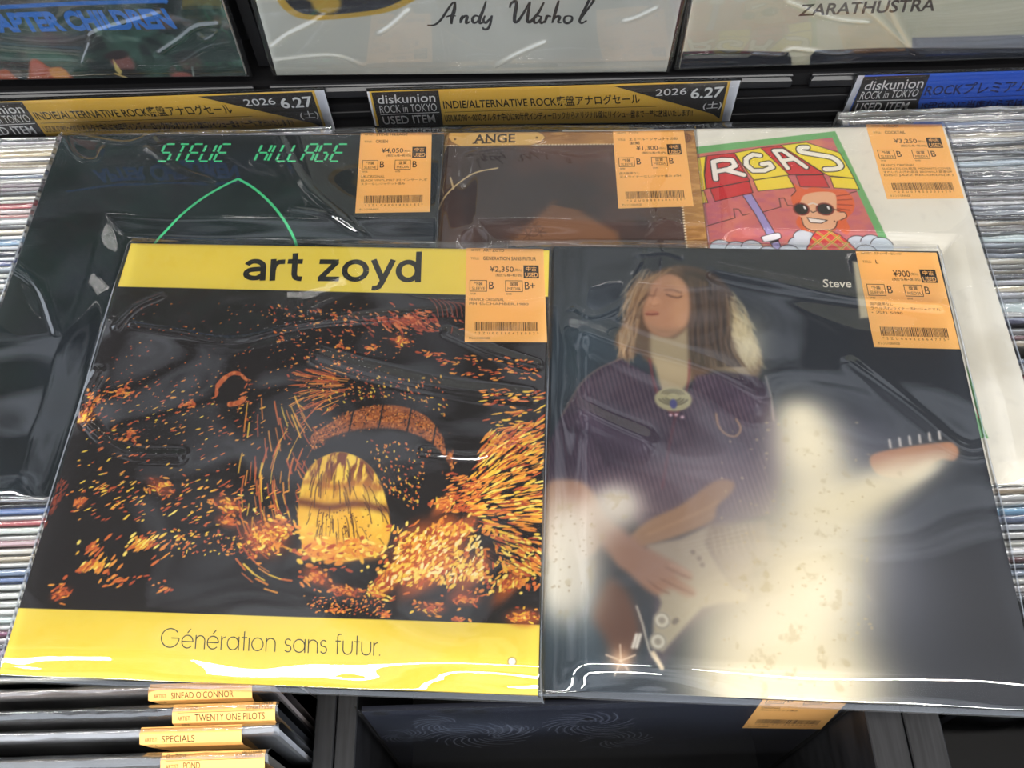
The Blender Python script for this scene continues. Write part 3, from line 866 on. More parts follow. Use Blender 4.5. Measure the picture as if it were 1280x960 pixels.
# turned corner ornaments and brass plate
for cx in (9, 305):
    for cy in (9, 306):
        a.ell((cx, cy), 7, 6, (132, 84, 44), 0, 0.1)
        for r in (5.2, 3.2, 1.4):
            a.line(arc(cx, cy, r, r * 0.9, 0, 360, 20), (84, 50, 28), 0.7)
PL = [(112.8, 314.0), (120.1, 315.2), (183.4, 316.2), (190.6, 311.2), (192.5, 307.7), (188.5, 302.5), (180.7, 299.6), (122.6, 299.0), (115.9, 303.4), (112.4, 308.7)]
a.poly(PL, (214, 172, 96), 0.5)
a.line(PL, (120, 80, 40), 0.8, closed=True)
for c in [(118.4, 306.9), (185.3, 307.8)]:
    a.ell(c, 1.0, 1.0, (80, 54, 30))
cov = a.cover(fr, an, edge=(130, 96, 60))
mb = MB()
INKB = mat('dark_brown_ink', (50, 34, 22), 0.5, 0.2)
put_text(mb, 'ANGE', [(134.0, 311.9), (167.6, 312.4), (167.7, 302.5), (133.7, 302.1)], INKB, 0.00006, fr, 0.022)
for q in ([(132.7, 302.7), (137.2, 302.8), (137.3, 301.8), (132.7, 301.6)], [(139.9, 302.8), (144.8, 302.9), (144.8, 301.8), (139.9, 301.7)], [(143.6, 312.5), (147.2, 312.6), (147.2, 311.6), (143.6, 311.6)], [(150.5, 312.6), (154.4, 312.6), (154.4, 311.7), (150.5, 311.6)], [(144.4, 302.9), (148.4, 302.9), (148.4, 301.9), (144.5, 301.8)]):
    mb.add(loc(fr, q, 0.00007), [(3, 2, 1, 0)], INKB)
mb.build('title_lettering', cov)
clear_bag(fr, an, 47, amp=0.0040, under=('AZ', 'LP', 'GR'), mt=0.0055, creases=[([(263.2, 202.9), (273.0, 214.2), (269.9, 232.1), (269.4, 253.7)], 0.0008, 0.0015), ([(273.7, 215.0), (285.4, 217.2), (297.3, 212.5)], 0.0008, 0.0015), ([(113.5, 284.5), (165.2, 290.7), (216.7, 283.3), (249.0, 288.0)], 0.0008, 0.0015)])
price_sticker(fr, an, [(247.6, 313.5), (305.6, 314.1), (306.6, 234.9), (248.3, 233.4)], ('アンジュ', ['エミール・ジャコティのお', '型聞'], '¥1,300', 'B', 'B', ['国内盤帯なし', '元々ライナーなし/ジャケ痛み #TH'], '2ZU08880606150'))

# black sleeve with green digital lettering
fr = FR['GR']
gr = record('GR', 'black record sleeve with green digital lettering and a green arch, at the upper left')
a = Art(fr, 0.8, (14, 19, 20))
a.speckle(90, 5, (20, 30, 38), 0.4, 0.75)
a.speckle(60, 16, (16, 34, 32), 0.45, 0.75)
cov = a.cover(fr, gr, edge=(70, 72, 74))
GREEN = mat('bright_green_ink', (74, 212, 140), 0.5, 0.2)
mb = MB()
SEG = {'a': [(0.12, 1), (0.92, 1)], 'd': [(0.08, 0), (0.88, 0)], 'g': [(0.12, 0.5), (0.88, 0.5)], 'f': [(0, 0.94), (0, 0.56)], 'e': [(0, 0.44), (0, 0.06)], 'b': [(1, 0.94), (1, 0.56)], 'c': [(1, 0.44), (1, 0.06)],
       'm': [(0.5, 0.92), (0.5, 0.54)], 'n': [(0.5, 0.46), (0.5, 0.04)], 'h': [(0.5, 0.5), (0.9, 0.5)]}
for ch, x0, seg in (('S', 440, 'afgcd'), ('T', 496, 'amn'), ('E', 552, 'afged'), ('U', 606, 'fedcb'), ('E', 664, 'afged'), ('H', 826, 'fegbc'), ('I', 860, 'mn'), ('L', 912, 'fed'), ('L', 956, 'fed'), ('A', 1010, 'abcefg'), ('G', 1064, 'afedch'), ('E', 1124, 'afged')):
    q = [(-4.1, 286.6), (200.3, 286.3), (197.8, 304.5), (-9.3, 305.0)]
    for sg in seg:
        pts = []
        for u, v in SEG[sg]:
            X = (x0 + 40 * u + 33 * v) / 1000.0
            q_ = np.array(q)
            pts.append(tuple(q_[0] * (1 - X) * (1 - v) + q_[1] * X * (1 - v) + q_[2] * X * v + q_[3] * (1 - X) * v))
        ribbon(mb, pts, 1.9 if sg not in 'adgh' else 1.7, GREEN, 0.00006, fr)
left = smooth_line([(98.5, 179.6), (100.1, 193.5), (102.6, 205.7), (108.5, 217.1), (117.8, 233.2), (130.5, 248.6), (144.2, 260.5), (155.1, 268.1)], 6)
right = smooth_line([(155.1, 268.1), (168.9, 258.7), (182.4, 246.1), (194.4, 231.8), (203.2, 218.5), (209.9, 205.5), (215.0, 189.2), (217.9, 175.6)], 6)
ribbon(mb, left, 2.0, GREEN, 0.00006, fr)
ribbon(mb, right, 2.0, GREEN, 0.00006, fr)
mb.build('title_lettering', cov)
clear_bag(fr, gr, 63, amp=0.0034, under=('AZ', 'LP'), mt=0.0055, creases=[([(3.5, 312.2), (20.7, 287.9), (37.8, 282.8), (41.4, 294.7)], 0.0013, 0.0015), ([(76.0, 296.4), (106.7, 275.2), (136.9, 262.8)], 0.0012, 0.0015), ([(16.3, 309.5), (58.2, 301.6), (79.1, 312.0)], 0.0009, 0.0015),
    ([(182.3, 309.1), (207.2, 262.7), (237.7, 230.9), (264.8, 208.0)], 0.0016, 0.0028), ([(203.0, 234.8), (238.2, 227.0), (271.3, 204.2)], 0.0012, 0.0018), ([(-6.1, 184.7), (24.7, 163.1), (51.2, 121.7)], 0.0014, 0.0022)])
price_sticker(fr, gr, [(247.8, 316.5), (305.9, 316.6), (310.1, 234.9), (252.3, 233.6)], ('STEVE HILLAGE', ['GREEN'], '¥4,050', 'B', 'B', ['UK-ORIGINAL', 'BLACK VINYL MAT 3/2 インサート,ポ', 'スターなし/ジャケット痛み'], '2ZU06002830180'))

# dark sleeve with a guitarist photograph
fr = FR['LP']
lp = record('LP', 'dark record sleeve with a long-haired guitarist in glowing light, at the lower right')
a = Art(fr, 0.5, (36, 41, 49))  # base and grey-blue clouds below include some bag reflection painted into the print
a.blob([(51.6, 225.0)][0], 60, 60, (52, 66, 76), 0, 0.9)
a.blob([(44.3, 28.3)][0], 60, 40, (62, 78, 88), 0, 0.8)
a.blob([(293.6, 56.2)][0], 70, 90, (56, 57, 62), 0, 0.9)
a.blob([(237.7, 83.2)][0], 34, 60, (104, 106, 116), 0, 0.9)
a.blob([(228.4, 157.2)][0], 40, 30, (90, 90, 104), 0, 0.7)
HAIR = [(122.3, 299.7), (109.6, 294.7), (101.5, 286.9), (95.0, 273.6), (88.6, 262.3), (85.3, 249.5), (79.9, 240.4), (79.0, 233.4), (82.0, 228.2), (81.9, 221.2), (89.3, 219.7), (95.4, 225.0), (101.2, 218.2), (118.7, 211.8), (133.0, 203.8), (145.1, 211.6), (162.6, 210.3), (171.7, 206.4), (177.4, 213.2), (178.6, 226.9), (172.6, 244.2), (165.9, 254.8), (164.6, 267.5), (161.6, 278.6), (153.1, 289.7), (141.1, 297.1), (130.2, 299.8)]
a.poly(HAIR, (96, 74, 58), 2.5, curve=True)
a.poly([(130.1, 297.0), (140.9, 295.2), (153.0, 287.8), (161.2, 273.0), (162.9, 254.7), (158.9, 240.4), (142.7, 219.2), (130.8, 218.9), (128.7, 236.2), (133.5, 272.4), (128.1, 287.4)], (58, 46, 40), 5, curve=True)
rng = random.Random(4)
for k in range(90):
    t = rng.random()
    x0 = 350 + rng.uniform(-20, 60); y0 = 560 - 330 * t
    p = [(x0 + 110 * t, y0 - 60), (x0 + 60 * t + rng.uniform(-15, 15), y0), (x0 + 20 * t + rng.uniform(-20, 20), y0 + 60)]
    a.line(LPMAP(p, 680, 290, 3.694), rng.choice(((186, 150, 110), (142, 106, 76), (212, 184, 148))), 0.7, 0.6, 0.55, curve=True)
for k in range(110):
    t = rng.random()
    p = [(860 + rng.uniform(-40, 20) + 20 * t, 330 + 220 * t - 60), (900 + rng.uniform(-60, 30) + 60 * t, 330 + 220 * t), (930 + rng.uniform(-60, 40) + 60 * t, 330 + 220 * t + 90)]
    a.line(LPMAP(p, 680, 290, 3.694), rng.choice(((206, 190, 146), (176, 150, 110), (222, 210, 172))), 0.8, 0.9, 0.33, curve=True)
a.blob([(167.4, 227.7)][0], 14, 26, (232, 224, 190), -0.3, 0.65)
for k in range(40):
    u = rng.random()
    p = [(600 - 150 * u, 160 + 60 * u + rng.uniform(-6, 14)), (560 - 150 * u, 190 + 90 * u), (500 - 110 * u, 250 + 130 * u)]
    a.line(LPMAP(p, 680, 290, 3.694), rng.choice(((170, 136, 98), (120, 90, 66))), 0.7, 0.6, 0.5, curve=True)
for k in range(120):
    u = rng.random()
    p = [(660 + 190 * u + rng.uniform(-10, 10), 200 + 70 * u), (680 + 180 * u + rng.uniform(-12, 12), 330 + 60 * u), (680 + 190 * u + rng.uniform(-16, 16), 470 + 60 * u), (690 + 230 * u + rng.uniform(-20, 20), 620)]
    a.line(LPMAP(p, 680, 290, 3.694), rng.choice(((104, 82, 64), (40, 32, 30), (128, 104, 82), (78, 62, 52))), 0.8, 0.7, 0.55, curve=True)
# neck, face
a.poly([(103.3, 241.0), (119.8, 237.8), (129.5, 246.0), (129.4, 225.8), (129.5, 203.7), (123.9, 196.1), (109.3, 195.2), (106.2, 211.5), (102.9, 225.2)], (164, 148, 118), 2.5)
a.poly([(106.1, 283.2), (112.6, 289.9), (118.9, 292.0), (126.6, 288.3), (131.1, 279.9), (131.9, 265.0), (130.1, 252.3), (126.1, 245.4), (116.8, 239.1), (106.3, 240.7), (100.5, 248.0), (98.6, 257.0), (99.1, 264.4), (102.4, 271.8)], (178, 132, 102), 2.0, curve=True)
a.poly([(121.9, 288.2), (130.8, 279.8), (131.6, 265.0), (129.4, 250.4), (123.2, 246.7), (119.1, 257.5), (121.2, 272.2)], (196, 150, 112), 5, 0.6, curve=True)
a.poly([(100.6, 249.8), (107.9, 241.1), (119.9, 239.5), (127.7, 246.8), (120.1, 244.9), (108.0, 245.5)], (148, 116, 92), 3, 0.7)
a.line([(116.0, 274.3), (119.7, 272.5), (124.3, 271.7), (126.6, 273.0)], (96, 66, 54), 1.1, 0.8, curve=True)
a.line([(115.3, 278.1), (120.7, 278.2), (126.3, 276.0)], (118, 84, 66), 1.4, 1.2, 0.8, curve=True)
a.line([(104.0, 273.4), (105.8, 272.6), (107.7, 273.4)], (104, 72, 58), 1.0, 0.8)
a.line([(109.1, 279.1), (105.7, 270.0), (104.1, 265.9), (107.1, 264.2), (110.2, 265.7)], (140, 96, 74), 1.0, 0.9, curve=True)
a.ell([(106.6, 267.8)][0], 4.5, 4, (208, 158, 124), 0, 0.8, 0.7)
a.line([(101.1, 257.3), (104.6, 257.0), (109.2, 257.6)], (120, 62, 54), 1.5, 0.7, curve=True)
a.line([(101.7, 258.9), (105.4, 259.5), (109.1, 258.9)], (176, 110, 92), 1.4, 0.8, 0.8, curve=True)
# robe
ROBE = [(82.0, 220.0), (67.1, 212.0), (55.1, 199.9), (42.5, 175.3), (35.5, 156.3), (30.1, 123.5), (22.5, 107.0), (52.9, 108.0), (83.3, 117.0), (93.0, 98.8), (142.6, 100.4), (178.1, 112.0), (190.0, 156.1), (182.7, 187.9), (179.8, 202.9), (173.4, 208.3), (152.6, 211.5), (133.5, 208.0), (128.6, 196.2), (111.3, 193.9), (103.7, 207.3)]
a.poly(ROBE, (60, 50, 66), 2.0)
sR = a.win(0, 175, 110, 260)
m = sstep(1, -1, a.sdf(ROBE, sR))
stripe = 0.5 + 0.5 * np.sin((a.X[sR] + 0.22 * a.Y[sR]) * 2.0 + 4.0 * value_noise(a.X[sR], a.Y[sR], 40, 6))
a.mix(sR, (128, 98, 108), m * stripe ** 2 * 0.62)
a.mix(sR, (44, 36, 54), m * sstep(0.5, 0.8, value_noise(a.X[sR], a.Y[sR], 40, 17)) * 0.6)
a.line([(82.0, 220.0), (67.1, 212.0), (55.1, 199.9), (42.5, 175.3)], (150, 126, 112), 0.8, 0.8, 0.8, curve=True)
a.line([(102.4, 219.8), (105.1, 201.1), (110.0, 186.0), (118.7, 177.3)], (122, 54, 58), 1.6, 0.8, 0.8, curve=True)
a.line([(129.8, 220.4), (127.8, 201.7), (122.8, 186.3), (118.7, 177.3)], (122, 54, 58), 1.4, 0.8, 0.7, curve=True)
a.line([(118.8, 180.3), (113.0, 153.9), (107.8, 125.9)], (96, 48, 60), 1.4, 1.0, 0.7)
a.line([(41.6, 166.4), (62.9, 161.1), (73.3, 141.4)], (40, 32, 48), 2.2, 2.0, 0.6, curve=True)
a.line([(145.2, 179.8), (146.2, 171.0), (151.0, 164.7), (157.2, 163.7), (160.7, 169.6), (158.1, 176.0)], (196, 150, 100), 0.9, 0.5, curve=True)
a.line([(180.4, 209.1), (182.7, 193.9), (182.6, 176.0)], (210, 192, 178), 0.8, 0.8, 0.7)
# pendant
pc = [(117.3, 189.8)][0]
a.ell(pc, 12.5, 9.0, (168, 162, 128), 0, 0.08)
for r in (10.0, 7.6, 5.2):
    a.line(arc(pc[0], pc[1] + 2.0, r, r * 0.62, 200, 340, 14), (72, 66, 56), 0.8, 0.4)
    a.line(arc(pc[0], pc[1] + 2.5, r * 0.8, r * 0.5, 20, 160, 14), (92, 84, 66), 0.7, 0.4)
a.ell((pc[0], pc[1] - 3.5), 2.4, 3.6, (74, 76, 128), 0, 0.15)
for d in (-2.2, 1.5, 5.5):
    a.ell((pc[0] + d, pc[1] - 11 - abs(d) * 0.4), 1.1, 1.1, (224, 190, 200), 0, 0.3)
# sleeve arm, picking arm and hand
a.poly([(33.7, 125.8), (48.5, 129.6), (60.4, 125.5), (69.1, 108.5), (65.5, 82.4), (38.5, 76.4), (22.9, 96.5)], (154, 118, 98), 3, curve=True)
# guitar: body, horn, pick guard, neck
a.poly([(72.4, 64.7), (82.0, 61.1), (88.4, 49.9), (91.8, 33.2), (86.0, 20.3), (79.5, 14.7), (70.4, 30.6), (63.8, 45.2)], (98, 64, 50), 5.0, 0.9, curve=True)
a.poly([(86.4, 92.1), (98.4, 103.8), (118.6, 114.5), (136.3, 128.3), (145.6, 132.9), (153.1, 131.0), (151.5, 124.5), (142.0, 114.6), (137.9, 105.1), (119.8, 95.8), (100.0, 88.5), (90.2, 86.1)], (150, 108, 70), 2.0, curve=True)
a.poly([(50.4, 126.8), (62.7, 117.4), (75.6, 103.1), (90.2, 89.2), (86.1, 75.0), (72.5, 82.5), (56.7, 102.5), (44.5, 116.9)], (150, 106, 86), 4, curve=True)
a.line([(98.2, 95.1), (118.2, 104.4), (136.4, 113.4), (141.7, 117.8)], (182, 136, 88), 2.0, 1.5, 0.7)
a.poly([(101.0, 57.9), (115.0, 76.0), (126.9, 82.3), (158.4, 91.4), (159.1, 54.3), (151.5, 52.2), (132.5, 47.7), (115.0, 32.2), (105.2, 17.4), (96.1, 18.9), (99.2, 31.6)], (72, 66, 76), 4)
a.poly([(97.0, 87.8), (117.7, 92.5), (136.7, 101.9), (137.5, 97.8), (133.1, 90.6), (136.5, 82.7), (141.7, 72.9), (148.5, 62.5), (156.8, 59.9), (155.5, 55.1), (140.4, 53.6), (128.9, 50.4), (117.1, 37.8), (104.5, 23.7), (99.1, 26.2), (99.4, 39.0), (104.6, 52.3), (97.6, 73.4)], (158, 150, 128), 1.8)
a.poly([(135.8, 102.9), (171.3, 106.1), (173.3, 85.9), (148.5, 62.5), (140.8, 74.9), (133.1, 90.6)], (112, 98, 84), 3, 0.9)
for k in range(7):
    a.line(LPMAP([(530 + 20 * k, 360 - 4 * k), (545 + 22 * k, 440 - 4 * k)], 680, 520, 2.525), (172, 158, 134), 0.6, 0.5, 0.7)
for k in range(4):
    a.line(LPMAP([(430 + 4 * k, 405 + 11 * k), (640, 352 + 16 * k)], 680, 520, 2.525), (206, 200, 180), 0.4, 0.4, 0.6)
for p in [(104.6, 42.0), (101.9, 29.6)]:
    a.ell(p, 5.2, 5.2, (196, 192, 176), 0, 0.1)
    a.line(arc(p[0], p[1], 4.6, 4.6, 0, 360, 18), (92, 86, 78), 0.6, 0.3)
    a.ell(p, 2.0, 2.0, (140, 134, 122), 0, 0.2)
for p in [(113.2, 42.3), (125.0, 84.3), (130.4, 76.5), (128.7, 80.4), (112.0, 41.3)]:
    a.ell(p, 1.6, 1.6, (96, 88, 80), 0, 0.3)
a.line([(89.8, 49.9), (93.3, 38.8), (97.1, 23.4), (103.6, 14.7)], (214, 206, 190), 1.0, 0.5, curve=True)
a.line([(99.0, 22.9), (103.6, 14.7)], (224, 206, 176), 2.6, 0.6)
for d in (0, 12):
    a.line(LPMAP([(280 + d, 730), (292 + d, 690)], 680, 520, 2.525), (230, 226, 214), 1.8, 0.6)
# fingers over the strings
a.poly([(75.5, 88.7), (90.2, 89.2), (105.6, 81.6), (118.8, 74.1), (123.4, 70.4), (121.3, 66.4), (114.7, 69.1), (123.9, 61.6), (125.2, 58.4), (119.9, 57.1), (110.6, 61.2), (102.8, 57.1), (95.3, 60.6), (85.9, 69.1), (77.4, 76.7)], (152, 110, 88), 2.8, curve=True)
a.line([(108.2, 74.2), (116.7, 70.1), (122.7, 68.0)], (112, 76, 62), 1.2, 0.8, 0.8)
a.line([(105.1, 66.8), (114.4, 62.3), (123.7, 58.4)], (112, 76, 62), 1.2, 0.8, 0.8)
a.line([(97.4, 65.5), (103.0, 60.9), (109.5, 58.2)], (112, 76, 62), 1.2, 0.8, 0.7)
a.line([(111.2, 75.8), (116.8, 74.1), (122.4, 70.3)], (190, 148, 122), 2.0, 1.2, 0.6)
# head stock with tuners
a.poly([(242.1, 151.9), (261.6, 158.1), (287.8, 162.7), (295.9, 162.5), (298.2, 156.6), (294.3, 150.3), (285.6, 150.6), (275.3, 144.0), (262.8, 137.3), (244.8, 139.3)], (168, 118, 92), 1.2, curve=True)
for k in range(6):
    x, y = 334 + 27 * k, 208 - 4.5 * k
    a.line(LPMAP([(x, y + 8), (x - 3, y - 12)], 960, 460, 2.181), (206, 200, 196), 1.5, 0.5)
# clouds of stage light in the photograph
CR = (238, 228, 200)
for c, rx, ry, an_, al in (((1010,560), 26, 34, 0.0, .95), ((1030,640), 36, 34, 0.4, .95), ((1010,720), 36, 40, 0.0, .95), ((985,800), 44, 44, 0.0, .95), ((970,860), 50, 34, 0.0, .9), ((1095,612), 44, 14, 0.50, .95), ((1150,590), 22, 6, 0.55, .9), ((905,760), 26, 50, 0.0, .5), ((1010,860), 46, 26, 0, .7), ((940,690), 26, 40, 0, .5)):
    a.blob(LPMAP([c], 0, 0, 1)[0], rx, ry, CR, an_, al, 1.4)
a.blob([(200.2, 179.4)][0], 14, 12, CR, 0, 0.7)
for c, rx, ry, an_, al in (((712,690), 21, 38, 0.18, .97), ((702,730), 15, 25, 0.0, .9), ((772,632), 17, 15, 0.0, .95), ((740,655), 22, 16, 0.5, .6)):
    a.blob(LPMAP([c], 0, 0, 1)[0], rx, ry, (240, 235, 220), an_, al, 1.4)
a.blob([(107.9, 99.2)][0], 48, 30, (140, 122, 120), 0, 0.30)
a.blob([(140.0, 137.8)][0], 34, 30, (150, 136, 142), 0, 0.45)
a.blur(3)
a.blob([(116.9, 79.1)][0], 60, 46, (150, 134, 126), 0, 0.26)
sp = [(80.0, 17.8)][0]
a.blob(sp, 7, 7, (226, 186, 150), 0, 0.8)
for t in (0.4, 1.6, 2.8, 4.3, 5.4):
    a.line([sp, (sp[0] + 9 * math.cos(t), sp[1] + 9 * math.sin(t))], (232, 206, 180), 0.9, 0.7, 0.8)
a.poly([(251.5, 305.5), (256.7, 305.5), (257.1, 257.5), (249.9, 256.7)], (206, 200, 172), 1.6, 0.85)
# foxing on the pale parts
rng = random.Random(12)
pale = sstep(150, 195, a.C.mean(2))
a.mix((slice(None), slice(None)), (176, 158, 116), pale * sstep(0.60, 0.78, value_noise(a.X, a.Y, 7, 44)) * 0.30)
for k in range(150):
    c = LPMAP([(rng.uniform(900, 1090), rng.uniform(520, 860))], 0, 0, 1)[0]
    a.ell(c, rng.uniform(0.4, 1.3), rng.uniform(0.4, 1.0), (196, 178, 138), 0, 0.5, 0.45)
for k in range(40):
    c = LPMAP([(rng.uniform(685, 745), rng.uniform(640, 740))], 0, 0, 1)[0]
    a.ell(c, rng.uniform(0.4, 1.0), rng.uniform(0.4, 0.9), (182, 166, 140), 0, 0.5, 0.6)
cov = a.cover(fr, lp, edge=(40, 42, 46))
mb = MB()
put_text(mb, 'Steve', [(228.2, 289.6), (248.3, 289.6), (247.6, 282.6), (227.6, 282.5)], mat('cream_ink', (226, 222, 206), 0.5, 0.2), 0.00006, fr, 0.012)
mb.build('title_lettering', cov)
clear_bag(fr, lp, 77, amp=0.0050, under=('AZ',), mt=0.0055, wave=0.0016, creases=[([(99.4, 322.6), (97.7, 300.7), (91.6, 286.4), (85.4, 262.1), (83.0, 250.6)], 0.0010, 0.0017), ([(94.8, 304.2), (115.4, 306.8), (126.9, 302.6)], 0.0008, 0.0015), ([(31.4, 250.9), (48.4, 259.3), (62.6, 250.2), (85.4, 262.1)], 0.0010, 0.0020),
    ([(152.3, 291.0), (188.7, 282.6), (232.8, 273.8), (303.6, 266.4)], 0.0016, 0.0060), ([(34.3, 247.6), (84.9, 225.8), (138.9, 208.1), (169.5, 187.5)], 0.0022, 0.0100), ([(31.5, 187.0), (62.8, 169.9), (94.3, 156.2)], 0.0022, 0.0085), ([(236.3, 216.7), (273.0, 181.4), (299.0, 156.3), (319.7, 159.7)], 0.0010, 0.0045)])
price_sticker(fr, lp, [(254.8, 314.8), (312.4, 314.3), (313.6, 233.1), (256.2, 233.5)], ('スティーヴ・ヒレッジ', ['L'], '¥900', 'B', 'B', ['国内盤帯なし', 'ラベル汚れ/ライナー汚れ/ジャケすれ', '・汚れ 5090'], '2ZU08022664775'))

# yellow-bordered sleeve with a black and orange speckled picture (on top)
fr = FR['AZ']
az = record('AZ', 'yellow-bordered record sleeve with a black and orange speckled picture, on top at lower left')
a = Art(fr, 0.45, (231, 208, 80))
BAND = [(-0.8, 273.6), (315.0, 271.7), (315.5, 39.6), (-0.8, 38.6)]
SPK = [list(p) for p in BAND]
a.poly([(-5, SPK[0][1]), (330, SPK[1][1]), (330, SPK[2][1]), (-5, SPK[3][1])], (24, 18, 17), 0.25)
lo_y, hi_y = max(SPK[2][1], SPK[3][1]), min(SPK[0][1], SPK[1][1])
EYE = [(189.8, 105.6)][0]
rng = random.Random(9)
OR = ((196, 92, 46), (214, 112, 50), (226, 138, 56), (176, 76, 42), (236, 160, 66))
YE = ((242, 206, 72), (238, 184, 62), (248, 226, 110), (232, 152, 56))
def streaks(n, box, length, width, angle, cols, jitter=0.25, alpha=1.0, keep=None, curve=0.0):
    """Specks of ink between four photo-picture corners; angle is a number or a function of place."""
    q = np.array(box)
    for _ in range(n):
        u, v = rng.random(), rng.random()
        c = q[0] * (1 - u) * (1 - v) + q[1] * u * (1 - v) + q[2] * u * v + q[3] * (1 - u) * v
        if keep and not keep(c):
            continue
        if not lo_y + 1 < c[1] < hi_y - 1:
            continue
        an_ = (angle(c) if callable(angle) else angle) + rng.gauss(0, jitter)
        L, Wd = rng.uniform(*length), rng.uniform(*width)
        a.ell(c, L, min(Wd, L), rng.choice(cols), an_, 0.22, alpha)
def patch(c, rx, ry, n, cols, ang=0.0, length=(0.8, 2.4), width=(0.4, 0.9), jitter=0.5, base=None):
    if base:
        a.blob(c, rx * 0.7, ry * 0.7, base, ang, 0.75, 2)
    for _ in range(int(n * 0.6)):
        t, r = rng.uniform(0, 6.283), abs(rng.gauss(0, 0.5))
        p = (c[0] + rx * r * math.cos(t), c[1] + ry * r * math.sin(t))
        if lo_y + 1 < p[1] < hi_y - 1:
            a.ell(p, rng.uniform(*length), rng.uniform(*width), rng.choice(cols), ang + rng.gauss(0, jitter), 0.25)
rad = lambda c: math.atan2(c[1] - EYE[1], c[0] - EYE[0])
tan_ = lambda c: rad(c) + math.pi / 2
# fine dust over the whole upper left
streaks(420, [(10.0, 264.0), (243.8, 265.2), (178.7, 149.5), (13.3, 144.7)], (0.3, 0.9), (0.22, 0.4), 0.25, OR, 0.4)
streaks(230, [(-1.6, 198.7), (122.5, 195.7), (138.8, 104.0), (10.1, 100.0)], (0.7, 2.2), (0.3, 0.6), 0.45, OR + YE[:2], 0.2)
streaks(150, [(14.3, 122.0), (161.8, 121.0), (160.9, 94.2), (11.6, 94.7)], (0.8, 2.6), (0.35, 0.7), 0.5, OR + YE[:2], 0.15)
patch([(9.0, 180.3)][0], 12, 9, 60, OR, 1.2)
patch([(4.7, 168.0)][0], 11, 10, 60, OR + YE[:1], 1.0, base=(120, 54, 30))
patch([(38.0, 154.1)][0], 10, 8, 45, OR, 0.3)
patch([(25.5, 185.6)][0], 14, 7, 45, OR, 0.4)
patch([(73.2, 179.0)][0], 14, 4, 40, OR, 0.1)
patch([(68.0, 119.2)][0], 16, 7, 60, OR + YE[:2], -0.5, base=(150, 66, 34))
patch([(114.9, 107.6)][0], 16, 8, 80, OR + YE, -0.4, base=(160, 74, 36))
patch([(116.0, 96.9)][0], 12, 6, 50, OR, -0.3, base=(150, 70, 36))
patch([(66.9, 80.8)][0], 24, 11, 120, OR + YE, 0.75, (1.2, 4.0), (0.5, 1.0), 0.12)
patch([(34.5, 77.6)][0], 10, 7, 34, YE + OR, 0.9, (1.0, 3.0), (0.6, 1.2), 0.2)
patch([(40.1, 66.6)][0], 22, 8, 70, OR + YE, 0.9, (1.2, 3.4), (0.6, 1.3), 0.2)
patch([(18.6, 106.8)][0], 6, 6, 40, OR, 0.9, base=(150, 66, 34))
patch([(57.6, 57.7)][0], 22, 5, 40, OR, 0.6, (1.0, 2.6), (0.5, 1.0), 0.3)
patch([(23.2, 48.1)][0], 9, 6, 50, OR, 0.4, base=(150, 62, 36))
patch([(86.1, 53.2)][0], 8, 4, 26, OR, 0.4)
streaks(160, [(-6.8, 121.4), (9.0, 121.9), (-0.7, 83.8), (-5.8, 83.6)], (0.8, 2.0), (0.3, 0.6), 1.3, ((110, 44, 28), (140, 60, 36)), 0.2)
streaks(120, [(77.1, 91.5), (141.8, 87.3), (144.3, 73.1), (86.3, 73.7)], (0.5, 1.4), (0.4, 0.6), 0.3, OR + YE[:2], 0.5)
# cluster below the title band
patch([(213.7, 248.3)][0], 42, 12, 420, ((150, 62, 38), (180, 84, 48), (128, 50, 34), (206, 120, 70)), -0.55, (1.0, 3.4), (0.4, 0.9), 0.3)
patch([(212.5, 232.4)][0], 12, 7, 80, OR + YE[:1], -0.2, base=(110, 50, 28))
streaks(130, [(110.9, 260.8), (175.4, 256.8), (187.8, 203.6), (138.0, 202.3)], (0.6, 1.8), (0.3, 0.7), -0.5, OR, 0.3)
patch([(170.7, 227.4)][0], 6, 3, 20, OR); patch([(191.8, 226.0)][0], 7, 5, 30, OR); patch([(233.1, 221.9)][0], 10, 4, 24, OR)
streaks(90, [(235.8, 223.9), (311.4, 219.4), (311.9, 200.7), (248.3, 205.2)], (0.8, 2.4), (0.4, 0.8), 0.0, OR, 0.3)
for k in range(9):
    a.line(AZMAP([(536 + 6 * k, 372 + 1.0 * k), (545 + 6 * k, 382), (548 + 6 * k, 396)], 0, 0, 1), (160, 72, 50), 0.7, 0.4, 0.8, curve=True)
# ringed hollow, left of centre
NC = [(101.7, 190.8)][0]
for t in np.linspace(-0.4, 5.2, 60):
    r = 12 + 1.0 * math.sin(3 * t)
    if 2.3 < t < 3.4 or 4.6 < t:
        continue
    a.ell((NC[0] + 11 * math.cos(t + 1.2), NC[1] + r * math.sin(t + 1.2)), rng.uniform(1.2, 3.0), rng.uniform(0.6, 1.9) * (0.6 + 0.6 * abs(math.sin(t * 1.3))), rng.choice(((196, 100, 58), (172, 82, 46), (214, 124, 70))), t + 2.7 + rng.gauss(0, 0.3), 0.3)
a.ell(NC, 8.2, 9.0, (26, 19, 17), 0, 0.15)
patch([(109.9, 183.0)][0], 4, 6, 40, ((196, 100, 58), (214, 124, 70)), 0.6)
